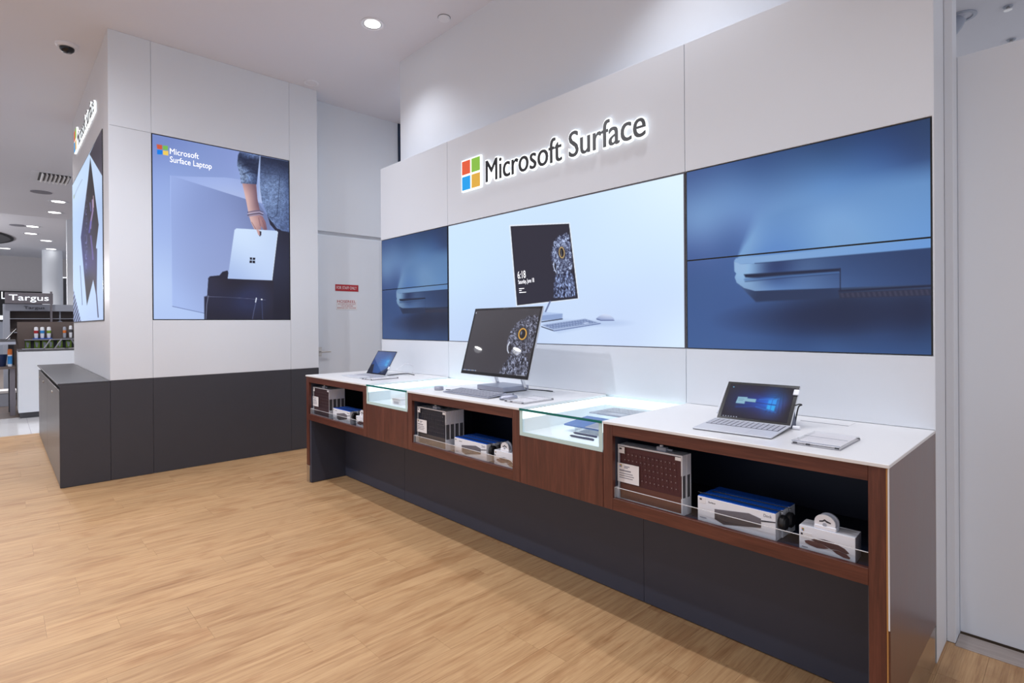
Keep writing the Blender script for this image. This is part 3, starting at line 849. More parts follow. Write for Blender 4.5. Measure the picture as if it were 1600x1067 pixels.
def poster_art(nx, ny):
    p = Pic(nx, ny, [(50, 58), (750, 195), (755, 1004), (60, 1003)])
    p.C = p.field([(80, 100, (118, 138, 200)), (300, 160, (130, 150, 206)), (480, 200, (138, 156, 212)), (100, 300, (146, 168, 224)), (100, 600, (164, 186, 236)), (90, 850, (182, 204, 246)), (110, 980, (178, 200, 244)), (250, 990, (176, 198, 242)), (620, 300, (150, 172, 226)), (640, 480, (120, 138, 190))], 2.6)
    p.poly([(142, 271), (400, 278), (520, 290), (655, 500), (655, 1004), (340, 975), (155, 938)], p.field([(160, 300, (152, 172, 226)), (300, 450, (138, 156, 208)), (450, 500, (134, 150, 200)), (180, 900, (166, 188, 238)), (300, 800, (150, 168, 216)), (600, 450, (112, 126, 172)), (500, 700, (140, 156, 204))], 2.4), 2)
    p.poly([(160, 275), (420, 279), (600, 300), (625, 415), (530, 390)], p.field([(200, 285, (158, 178, 232)), (500, 310, (164, 182, 232)), (560, 390, (176, 192, 236)), (600, 320, (150, 168, 220))]), 2, 0.85)
    p.line([(143, 270), (155, 938)], 2, (176, 198, 246), 2, 0.8)
    p.line([(155, 938), (318, 973)], 2.5, (86, 100, 150), 2)
    # dark skirt
    p.poly([(640, 470), (690, 540), (760, 560), (762, 1010), (640, 1010), (660, 800), (690, 560), (655, 520)], p.field([(720, 600, (38, 40, 58)), (720, 950, (28, 28, 42)), (660, 700, (44, 48, 70))]), 3)
    # jacket and sleeve
    cloth = 0.55 * fbm(p.X / 9, p.Y / 9, 31, 3) + 0.45 * vnoise(p.X / 3, p.Y / 3, 4)
    def clothcol(base, dark, gain=1.0):
        t = np.clip((cloth - 0.5) * 0.9 * gain + 0.68, 0, 1)[..., None]
        return np.array(dark, float) * (1 - t) + base * t
    jb = p.field([(620, 200, (52, 62, 92)), (740, 220, (40, 48, 74)), (690, 240, (70, 84, 120)), (640, 300, (138, 164, 214)), (690, 330, (150, 178, 228)), (735, 330, (110, 134, 184)), (640, 420, (150, 178, 230)), (720, 450, (120, 146, 198)), (730, 540, (106, 130, 184)), (680, 520, (126, 152, 206))], 3)
    p.poly([(604, 168), (752, 196), (754, 560), (715, 552), (690, 535), (650, 490), (615, 410), (600, 330)], clothcol(jb, (30, 38, 60)), 2.5)
    p.line([(606, 252), (705, 266)], 2, (40, 48, 76), 2, 0.7)
    p.line([(706, 268), (690, 470), (665, 488), (640, 470)], 2.5, (34, 42, 70), 2.5, 0.85)
    p.poly([(592, 165), (606, 168), (602, 300), (612, 410), (598, 400)], (176, 196, 236), 4, 0.7)
    sb = p.field([(500, 170, (60, 72, 104)), (580, 190, (50, 60, 90)), (500, 230, (150, 176, 222)), (550, 260, (120, 144, 192)), (575, 290, (90, 112, 160)), (510, 300, (160, 186, 230)), (540, 215, (46, 56, 86)), (560, 170, (100, 122, 170))], 3)
    p.poly([(498, 148), (602, 165), (594, 240), (586, 315), (506, 310), (500, 262), (485, 215), (490, 165)], clothcol(sb, (26, 32, 52), 1.2), 2.5)
    for q in ([(500, 175), (530, 190), (560, 186)], [(512, 220), (545, 208), (580, 216)], [(520, 262), (552, 248), (584, 258)]):
        p.line(q, 7, (30, 38, 62), 7, 0.75)
    # arm and hand
    ab = p.field([(520, 330, (196, 158, 156)), (575, 330, (120, 92, 106)), (545, 400, (206, 170, 168)), (590, 430, (128, 98, 110)), (560, 500, (214, 178, 174)), (600, 500, (176, 136, 138)), (625, 530, (140, 104, 112))], 3)
    p.poly([(512, 310), (584, 314), (590, 390), (602, 446), (614, 474), (632, 508), (640, 546), (626, 552), (608, 530), (609, 572), (598, 574), (586, 552), (574, 546), (556, 508), (545, 470), (534, 410)], ab, 2)
    p.line([(560, 508), (582, 545)], 2.5, (110, 76, 86), 2.5, 0.8); p.line([(596, 486), (604, 526)], 3, (104, 70, 82), 3, 0.7); p.line([(616, 500), (630, 545)], 2.5, (110, 76, 86), 2.5, 0.8)
    for yy, c in ((452, (96, 92, 124)), (460, (170, 164, 196)), (466, (70, 66, 92)), (473, (140, 134, 166))):
        p.line([(540, yy + 6), (570, yy), (600, yy - 4), (618, yy + 4)], 5, c, 2)
    # bag behind, laptop, bag front
    p.poly([(336, 800), (345, 785), (395, 780), (410, 762), (436, 755), (442, 770), (440, 812)], (34, 34, 50), 2)
    p.poly([(482, 540), (690, 552), (694, 560), (664, 806), (437, 797), (472, 548)], p.field([(500, 560, (206, 226, 252)), (660, 570, (196, 216, 246)), (560, 680, (196, 216, 248)), (470, 780, (170, 192, 234)), (640, 790, (188, 208, 244))]), 2)
    p.line([(694, 558), (664, 806)], 2.5, (226, 240, 255), 2)
    p.poly([(596, 552), (610, 556), (609, 574), (602, 582), (597, 574)], (44, 34, 46), 2)
    p.poly([(584, 545), (600, 550), (602, 576), (594, 574)], (200, 160, 158), 2)
    for q in ([(551, 688), (563, 689), (562, 701), (550, 700)], [(566, 689), (579, 690), (578, 702), (565, 701)], [(550, 704), (562, 705), (561, 717), (549, 716)], [(565, 705), (578, 706), (577, 718), (564, 717)]):
        p.poly(q, (22, 22, 34), 1)
    bagc = p.field([(360, 830, (42, 42, 62)), (500, 850, (36, 38, 60)), (640, 840, (40, 40, 58)), (340, 980, (32, 32, 48)), (520, 880, (40, 46, 78)), (500, 980, (34, 36, 58)), (650, 980, (34, 34, 48))])
    p.poly([(338, 792), (400, 795), (437, 797), (664, 806), (674, 812), (670, 1010), (318, 1010), (317, 888), (332, 884)], bagc, 2)
    p.line([(320, 888), (480, 894), (632, 906)], 1.6, (96, 100, 130), 1.6)
    p.line([(338, 884), (330, 930), (326, 1003)], 3.5, (150, 158, 190), 2.5, 0.7)
    p.line([(586, 898), (572, 960), (564, 1003)], 3, (110, 120, 160), 2.5, 0.7)
    p.line([(584, 896), (580, 916)], 5, (220, 228, 244), 2); p.ell(611, 903, 4, 4, (230, 234, 244))
    p.line([(612, 908), (616, 1003)], 3, (70, 78, 120), 2, 0.8)
    # emblem
    for q, c in (([(73, 110), (101, 115), (101, 138), (74, 134)], (206, 88, 52)), ([(104, 116), (131, 120), (131, 142), (104, 138)], (120, 186, 80)), ([(75, 138), (102, 141), (103, 164), (76, 161)], (0, 124, 228)), ([(105, 142), (132, 145), (132, 168), (106, 165)], (240, 204, 92))):
        p.poly(q, c, 1)
    return p
po = thing('light_box', 'tall framed light box of an arm lifting a silver laptop from a black bag', 'display', (XB - 0.004, (YB2 + YB3) / 2, 1.378))
bx('frame', XB - 0.012, XB - 0.0005, YB2 + 0.001, YB3 - 0.001, 1.379, 3.056, M['bezel'], po)
poster_art(290, 380).mesh('picture', [(XB + 0.0005, YB2 + 0.008, 3.049), (XB + 0.0005, YB3 - 0.010, 3.049), (XB + 0.0005, YB3 - 0.010, 1.386), (XB + 0.0005, YB2 + 0.008, 1.386)], M['lightbox'], po)
build('title_line', text_mb('Microsoft', (XB + 0.0006, 1.156, 2.900), (0, 1, 0), (0, 0, 1), 0.235, 0.052, 0.0006, 'M'), M['glow_text'], po)
build('title_line', text_mb('Surface Laptop', (XB + 0.0006, 1.156, 2.826), (0, 1, 0), (0, 0, 1), 0.345, 0.052, 0.0006, 'S'), M['glow_text'], po)

def diamond_art(nx, ny):
    p = Pic(nx, ny, [(113.5, 289), (160.3, 209.5), (163.6, 501), (117.8, 503)])
    p.C = p.field([(120, 300, (196, 220, 250)), (135, 300, (196, 218, 248)), (158, 330, (176, 200, 238)), (120, 420, (186, 212, 248)), (160, 420, (186, 208, 246)), (140, 495, (188, 210, 246)), (125, 480, (192, 216, 250))])
    p.poly([(141.2, 244), (160.6, 206), (161.4, 283)], p.field([(158, 215, (76, 70, 80)), (150, 245, (66, 60, 70)), (160, 275, (84, 78, 90))]), 0.8)
    dia = [(142.4, 250), (144, 262), (156.2, 358), (152.2, 392), (153.4, 402), (152.4, 463), (148.2, 441), (138.7, 479), (128.2, 374), (139, 285)]
    p.poly(dia, p.field([(142, 265, (52, 48, 52)), (140, 300, (40, 34, 42)), (150, 340, (44, 36, 44)), (150, 380, (50, 42, 54)), (134, 370, (46, 48, 92)), (134, 420, (54, 60, 116)), (140, 440, (40, 38, 62)), (150, 440, (66, 58, 76))]), 0.8)
    inside = np.clip(0.5 - p.sd(dia), 0, 1)
    sp = (vnoise(p.X * 1.3, p.Y / 3.0, 77) > 0.66) * np.clip(1 - np.abs((p.X - 136.5) - (p.Y - 350) * 0.01) / 2.6, 0, 1) * np.clip((p.Y - 300) / 30, 0, 1) * np.clip((440 - p.Y) / 20, 0, 1)
    p.put(inside * sp * 0.8, (120, 126, 190))
    p.line([(146.5, 318), (147, 335), (144, 352), (143.5, 362)], 2.2, (176, 150, 206), 1.6, 0.85)
    p.line([(142.5, 322), (144, 335)], 1.6, (110, 104, 180), 1.4, 0.8); p.line([(144, 352), (141.5, 368)], 2.4, (96, 92, 180), 1.6, 0.8)
    p.line([(144, 374), (147, 400), (147.6, 410)], 2.2, (106, 92, 168), 1.8, 0.85)
    p.line([(147.6, 312), (148, 330)], 0.9, (226, 190, 200), 1, 0.9)
    p.line([(153.2, 395), (153, 460), (156, 497)], 1.4, (58, 56, 86), 1.2)
    p.line([(127.5, 418), (131.5, 478)], 0.7, (70, 78, 110), 0.8)
    tri = [(116, 450), (130, 504), (116, 505)]
    mt = np.clip(0.5 - p.sd(tri) / 1.2, 0, 1)
    p.put(mt, (150, 166, 206)); p.put(mt * (((p.X * 0.9 + p.Y * 0.35) / 3.2 % 1) < 0.5), (50, 54, 84))
    p.line([(116.5, 309), (120, 300), (124, 292), (129.5, 282.5)], 1.2, (150, 164, 190), 1.6, 0.7)
    p.poly([(115.6, 306), (117, 303), (117, 310), (115.8, 312)], (150, 170, 120), 0.8, 0.7)
    return p
pl = thing('light_box', 'pale blue light box with dark diamond on the narrow left face', 'display', (-7.4, YB1 - 0.002, 1.38))
bx('frame', -8.735, -6.075, YB1 - 0.006, YB1 + 0.0, 1.375, 3.105, M['bezel'], pl)
diamond_art(200, 300).mesh('picture', [(-8.72, YB1 - 0.0065, 3.095), (-6.085, YB1 - 0.0065, 3.095), (-6.085, YB1 - 0.0065, 1.385), (-8.72, YB1 - 0.0065, 1.385)], M['lightbox'], pl)

# low charcoal cabinet against the narrow face of the block
lc = thing('low_cabinet', 'low charcoal cabinet with locked doors beside the white block', 'cabinet', (-7.25, 0.53, 0))
bx('carcass', -8.80, XB - 0.004, YB0 + 0.022, YB1 - 0.002, 0.0, 0.815, M['joint'], lc)
bx('side_panel', XB - 0.018, XB, YB0 + 0.004, YB1 - 0.001, 0.004, ZB - 0.014, M['dark'], lc, 0.001)
bx('side_edge', XB - 0.030, XB - 0.004, YB0, YB0 + 0.012, 0.004, 0.80, M['dark'], lc, 0.001)
bx('top', -8.83, XB, YB0 - 0.012, YB1 - 0.001, ZB - 0.013, ZB, M['dark_top'], lc, 0.0015)
for k, (a, b, lx) in enumerate(((-8.80, -8.30, -8.55), (-8.295, -7.30, -7.80), (-7.295, -5.785, -6.52))):
    d = bx('door', a + 0.002, b, YB0, YB0 + 0.018, 0.012, 0.80, M['dark_door'], lc, 0.001)
    build('lock', MB().cyl((lx, 0.728), 0.012, 'y', YB0 - 0.008, YB0 + 0.001, 16), M['steel'], d, smooth=True)

# signs on the staff door
so = thing('staff_sign', 'small red door sign with white capitals for staff', 'sign', (-6.022, 3.017, 1.72))
bx('plate', -6.0215, -6.018, 2.871, 3.163, 1.722, 1.800, M['red'], so, 0.001)
bx('plate_edge', -6.0218, -6.0185, 3.150, 3.164, 1.7215, 1.8005, plain('dark_red_edge', srgb(96, 14, 22), 0.4), so)
build('lettering', text_mb('FOR STAFF ONLY', (-6.0178, 2.886, 1.745), (0, 1, 0), (0, 0, 1), 0.255, 0.034, 0.0005), M['paper'], so)
so = thing('hose_reel_sign', 'square white notice with red capitals about the hose reel', 'sign', (-6.022, 3.017, 1.5))
bx('plate', -6.0215, -6.019, 2.884, 3.146, 1.503, 1.622, M['paper'], so, 0.001)
for s, y0, y1, z, h in (('HOSEREEL', 2.895, 3.128, 1.585, 0.030), ('TO TURN ON THE INLET', 2.898, 3.128, 1.563, 0.0125), ('VALVE BEFORE', 2.938, 3.092, 1.541, 0.0125), ('RUNNING OUT THE HOSE', 2.896, 3.130, 1.518, 0.0125)):
    build('lettering', text_mb(s, (-6.0188, y0, z), (0, 1, 0), (0, 0, 1), y1 - y0, h, 0.0005), M['red'], so)

# ------------------------------------------------------------------ ceiling fittings
for x, y, which in ((-9.98, -2.47, 'left'), (-8.62, -2.49, 'right')):
    downlight(x, y, CEIL, 0.13, f'ceiling downlight mirrored as the {which} white spot in the large desktop screen', 'downlights mirrored in the screen', 0, 'lamp_strong')
downlight(-4.15, 2.33, CEIL, 0.10, 'lit round ceiling downlight above the white display wall', None, 0)
for k, (x, y, pw, cone) in enumerate(SHOP_LIGHTS):       # row lamps and added fill lamps; only the first is in view
    ld = bpy.data.lights.new('downlight_or_fill_beam', 'SPOT')
    ld.energy = pw * BEAM
    ld.color = LAMP_WHITE
    ld.spot_size = math.radians(cone); ld.spot_blend = 1.0
    ld.shadow_soft_size = 0.09 if x < -8 else 0.045
    lo = bpy.data.objects.new('downlight_or_fill_beam', ld)
    COL.objects.link(lo); lo.location = (x, y, CEIL - 0.03)
t = thing('smoke_detector', 'round white ceiling sensor close to the wall above the display', 'sensor', (-3.66, 2.72, CEIL))
build('base', MB().lathe(-3.66, 2.72, [(0.05, CEIL), (0.05, CEIL - 0.012), (0.044, CEIL - 0.02), (0.0, CEIL - 0.02)]), M['white'], t, smooth=True)
build('shadow_gap', MB().cyl((-3.66, 2.72), 0.053, 'z', CEIL - 0.003, CEIL, 28), M['ink'], t)
t = thing('ceiling_speaker', 'flat round ceiling fitting at the top edge of the block', 'sensor', (-5.6, 2.42, CEIL))
build('ring', MB().lathe(-5.60, 2.42, [(0.075, CEIL), (0.075, CEIL - 0.006), (0.062, CEIL - 0.008), (0.058, CEIL - 0.002)]), M['white'], t, smooth=True)
build('grille', MB().cyl((-5.60, 2.42), 0.058, 'z', CEIL - 0.004, CEIL - 0.002, 24), M['ceiling'], t)
cx, cy = -6.34, 0.475
t = thing('security_camera', 'small white dome camera with dark eye on the ceiling at the left', 'camera', (cx, cy, CEIL))
build('housing', MB().lathe(cx, cy, [(0.085, CEIL), (0.085, CEIL - 0.015), (0.07, CEIL - 0.03), (0.0, CEIL - 0.03)]), M['white'], t, smooth=True)
build('dome', MB().lathe(cx, cy, [(0.055, CEIL - 0.03), (0.052, CEIL - 0.05), (0.036, CEIL - 0.068), (0.0, CEIL - 0.076)], 20), M['bezel'], t, smooth=True)
t = thing('air_vent', 'dark slatted air vent in the ceiling beside the block', 'vent', (-12.1, 0.66, CEIL))
bx('frame', -12.55, -11.75, 0.42, 0.95, CEIL - 0.008, CEIL, M['white'], t)
bx('opening', -12.48, -11.82, 0.52, 0.93, CEIL - 0.010, CEIL - 0.002, M['joint'], t)
for k in range(7):
    build('slat', MB().prism([(0.55 + k * 0.055, CEIL - 0.012), (0.565 + k * 0.055, CEIL - 0.012), (0.58 + k * 0.055, CEIL - 0.045), (0.565 + k * 0.055, CEIL - 0.045)], 'x', -12.48, -11.82), M['paper'], t)
t = thing('ceiling_speaker', 'grey disc in the ceiling between the vent and the far downlights', 'speaker', (-13.59, 0.62, CEIL))
build('ring', MB().lathe(-13.59, 0.62, [(0.16, CEIL), (0.16, CEIL - 0.008), (0.13, CEIL - 0.01)], 24), M['greyprint'], t, smooth=True)
build('grille', MB().cyl((-13.59, 0.62), 0.13, 'z', CEIL - 0.01, CEIL - 0.004, 24), M['greyprint'], t)
downlight(-14.4, 0.92, CEIL, 0.17, 'bright downlight nearer to the vent of the two beside the block', 'lit downlights beside the block', 0, 'mall_lamp')
downlight(-15.82, 0.945, CEIL, 0.17, 'bright downlight further from the vent of the two beside the block', 'lit downlights beside the block', 0, 'mall_lamp')
cx, cy = -0.70, 5.90
t = thing('spotlight', 'tilted grey ceiling spotlight seen over the partition at the right edge', 'light', (cx, cy, CEIL))
build('trim_ring', MB().lathe(cx, cy, [(0.11, CEIL), (0.112, CEIL - 0.008), (0.085, CEIL - 0.01), (0.08, CEIL - 0.001)]), M['greyplastic'], t, smooth=True)
R = Matrix.Translation((cx, cy, CEIL - 0.005)) @ Matrix.Rotation(math.radians(38), 4, 'Y')
build('lamp_head', xf(MB().lathe(0, 0, [(0.0, 0.0), (0.05, 0.0), (0.062, -0.06), (0.062, -0.15), (0.05, -0.15)]), R), M['greyplastic'], t, smooth=True)
build('lamp_lens', xf(MB().cyl((0, 0), 0.05, 'z', -0.149, -0.145, 20), R), M['mall_lamp'], t)
ld = bpy.data.lights.new('next_room_light', 'SPOT'); ld.energy = 60; ld.color = LAMP_WHITE; ld.spot_size = math.radians(140); ld.shadow_soft_size = 0.06
lo = bpy.data.objects.new('next_room_light', ld); COL.objects.link(lo); lo.parent = t; lo.location = (0.1, 0, -0.2)
for (x, y, lab) in ((-0.408, 5.99, 'small grey ceiling sprinkler near the top right corner'), (-0.437, 6.72, 'small grey ceiling sprinkler just above the partition edge')):
    t = thing('sprinkler', lab, 'sprinkler', (x, y, CEIL))
    build('rosette', MB().lathe(x, y, [(0.035, CEIL), (0.03, CEIL - 0.008), (0.0, CEIL - 0.008)], 16), M['greyplastic'], t, smooth=True)
    build('nozzle', MB().lathe(x, y, [(0.012, CEIL - 0.008), (0.012, CEIL - 0.03), (0.028, CEIL - 0.032), (0.0, CEIL - 0.036)], 14), M['steel'], t, smooth=True)

# ------------------------------------------------------------------ the long counter: three cabinets and two lit showcases
ZW, ZO1, ZO0, ZR = 0.888, 0.842, 0.577, 0.526      # top of the wood, opening top, opening bottom, lower edge of the front
YK = 2.205                                          # dark panel set back under the front
def cabinet(x0, x1, label, left_leg=False, right_leg=False, k0=None, k1=None):
    a, b = x0 + 0.050 + (0.005 if left_leg else 0), x1 - 0.054
    t = thing('counter_cabinet', label, 'cabinet', ((x0 + x1) / 2, 2.25, 0), group=None)
    zl = 0.0
    bx('stile', x0 + 0.001, a, YC, YC + 0.02, 0.142 if left_leg else ZR, ZW, M['walnut'], t, 0.0008)
    bx('stile', b, x1 - (0.0085 if right_leg else 0.001), YC, YC + 0.02, 0.142 if right_leg else ZR, ZW, M['walnut'], t, 0.0008)
    bx('top_rail', a + 0.0005, b - 0.0005, YC + 0.0004, YC + 0.02, ZO1, ZW, M['walnut_h'], t, 0.0008)
    bx('bottom_rail', a + 0.0005, b - 0.0005, YC + 0.0004, YC + 0.02, ZR, ZO0, M['walnut_h'], t, 0.0008)
    bx('shelf', a - 0.004, b + 0.004, YC + 0.02, 2.40, ZR + 0.004, 0.566, M['bay'], t)
    bx('bay_back', a - 0.02, b + 0.02, 2.385, 2.40, 0.566, ZW - 0.001, M['bay'], t)
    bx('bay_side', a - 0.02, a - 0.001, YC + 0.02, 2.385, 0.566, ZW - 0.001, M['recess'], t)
    bx('bay_side', b + 0.001, b + 0.02, YC + 0.02, 2.385, 0.566, ZW - 0.001, M['bay'], t)
    bx('bay_ceiling', a - 0.001, b + 0.001, YC + 0.02, 2.385, ZO1 + 0.02, ZO1 + 0.03, M['bay'], t)
    bx('knee_panel', k0, k1, YK, YK + 0.015, 0.006, ZR + 0.003, M['recess'], t)
    bx('underside', x0 + 0.002, x1 - 0.002, YC + 0.021, YK, ZR, ZR + 0.004, M['recess'], t)
    ac = bx('acrylic_lip', a + 0.003, b - 0.003, YC + 0.012, YC + 0.015, 0.566, 0.621, M['acrylic'], t)
    bx('lip_edge', a + 0.003, b - 0.003, YC + 0.0118, YC + 0.0152, 0.6205, 0.6222, M['acrylic_edge'], ac)
    bx('lip_end', a + 0.001, a + 0.003, YC + 0.012, YC + 0.05, 0.566, 0.622, M['acrylic_edge'], ac)
    if left_leg:
        bx('leg_lining', x0 + 0.052, a + 0.028, YC + 0.006, YK, 0.004, ZR, M['recess'], t)
        bx('end_panel', x0, x0 + 0.051, YC + 0.021, YW - 0.001, 0.0, ZW, M['walnut'], t, 0.0008)
        bx('foot_cap', x0 + 0.0005, a + 0.001, YC - 0.001, YC + 0.021, 0.001, 0.141, M['steel'], t, 0.001)
    if right_leg:
        bx('leg_lining', b - 0.003, b + 0.004, YC + 0.008, YK, 0.004, ZR, M['joint'], t)
        bx('end_panel', x1 - 0.040, x1, YC + 0.004, YW - 0.001, 0.152, ZW, M['walnut_end'], t, 0.0006)
        bx('kickplate', x1 - 0.040, x1 - 0.001, YC + 0.004, YW - 0.001, 0.002, 0.151, M['kick'], t)
        bx('stile_foot', b, x1 - 0.0085, YC, YC + 0.02, 0.002, 0.142, M['walnut'], t, 0.0008)
        bx('edge_strip', x1 - 0.0082, x1 - 0.0045, YC - 0.0005, YC + 0.004, 0.002, ZW, M['brass'], t)
        bx('white_edge', x1 - 0.0042, x1 - 0.0005, YC - 0.0005, YC + 0.0038, 0.41, ZW, M['acrylic_edge'], t)
    return t
C1, C2, S1x, C3, C4, S2x, C5, C6 = -4.534, -3.497, None, -2.970, -1.945, None, -1.430, XE
cabinet(C1, C2, 'far dark walnut counter cabinet with plum keyboard boxes in its open bay', True, False, C1 + 0.07, C2 - 0.002)
cabinet(C3, C4, 'middle dark walnut counter cabinet with navy keyboard boxes in its open bay', False, False, C3, C4)
cabinet(C5, C6, 'near dark walnut counter cabinet at the right end, maroon box in its bay', False, True, C5 + 0.002, -0.44)
for a, b, lab in ((C1 - 0.004, C2 - 0.0005, 'white worktop of the far cabinet under the small silver laptop'), (C3 + 0.0005, C4 - 0.0005, 'white worktop of the middle cabinet under the large desktop computer'), (C5 + 0.0005, C6 + 0.001, 'white worktop of the near cabinet under the tablet computer')):
    t = thing('worktop', lab, 'worktop', ((a + b) / 2, 2.25, ZW))
    bx('slab', a, b, YC - 0.004, YW - 0.0005, ZW + 0.0005, TOP, M['stone'], t, 0.0012)
    xm = {0: -3.95, 1: -2.33, 2: -0.74}[0 if b < -3.4 else 1 if b < -1.9 else 2]
    fl = bx('cable_flap', xm - 0.09, xm + 0.09, 2.487, 2.585, TOP + 0.0001, TOP + 0.0012, M['stone'], t, 0.0004)
    bx('flap_gap', xm - 0.09, xm + 0.09, 2.482, 2.4872, TOP + 0.0001, TOP + 0.0009, M['greyprint'], fl)

def showcase(x0, x1, label):
    t = thing('glass_showcase', label, 'showcase', ((x0 + x1) / 2, 2.25, 0.5))
    zf, zb0 = 0.778, 0.764
    bx('front_panel', x0 + 0.0012, x1 - 0.0012, YC, YC + 0.02, ZR, zb0 - 0.001, M['walnut'], t, 0.0008)
    bx('knee_cover', x0 + 0.001, x1 - 0.001, YC + 0.021, YK - 0.0005, ZR, ZR + 0.004, M['recess'], t)
    bx('knee_panel', x0, x1, YK, YK + 0.015, 0.006, ZR + 0.003, M['recess'], t)
    bx('case_floor', x0 + 0.004, x1 - 0.004, YC + 0.008, YW - 0.03, zf - 0.008, zf, M['case_glow'], t)
    for nm, a, b, c, d in (('case_wall', x0 + 0.002, x0 + 0.012, YC + 0.01, YW - 0.005), ('case_wall', x1 - 0.012, x1 - 0.002, YC + 0.01, YW - 0.005), ('case_wall', x0 + 0.012, x1 - 0.012, YW - 0.03, YW - 0.005)):
        bx(nm, a, b, c, d, zf - 0.008, 0.845, M['case_glow'], t)
    bx('light_strip', x0 + 0.002, x0 + 0.014, YC + 0.01, YW - 0.002, 0.845, ZW - 0.001, M['led'], t)
    bx('light_strip', x1 - 0.014, x1 - 0.002, YC + 0.01, YW - 0.002, 0.845, ZW - 0.001, M['led'], t)
    bx('light_strip', x0 + 0.014, x1 - 0.014, YW - 0.032, YW - 0.002, 0.845, ZW - 0.001, M['led'], t)
    gt = bx('glass_top', x0 + 0.0012, x1 - 0.0012, YC - 0.003, YW - 0.001, ZW + 0.001, TOP - 0.0005, M['glass_top'], t)
    bx('glass_edge', x0 + 0.0012, x1 - 0.0012, YC - 0.0045, YC - 0.0032, ZW + 0.0005, TOP - 0.0003, M['teal'], gt)
    gf = bx('glass_front', x0 + 0.0012, x1 - 0.0012, YC, YC + 0.006, zb0, ZW, M['glass'], t)
    fb = MB()
    w = 0.021
    fb.box(x0 + 0.0012, x0 + w, YC - 0.0012, YC - 0.0002, zb0, ZW).box(x1 - w, x1 - 0.0012, YC - 0.0012, YC - 0.0002, zb0, ZW).box(x0 + w, x1 - w, YC - 0.0012, YC - 0.0002, zb0, zb0 + 0.019)
    build('frosted_border', fb, M['frost'], gf)
    return t
showcase(C2, C3, 'lit glass showcase between far and middle cabinets, holding small white boxes')
showcase(C4, C5, 'lit glass showcase between middle and near cabinets, holding dark pens and keyboards')

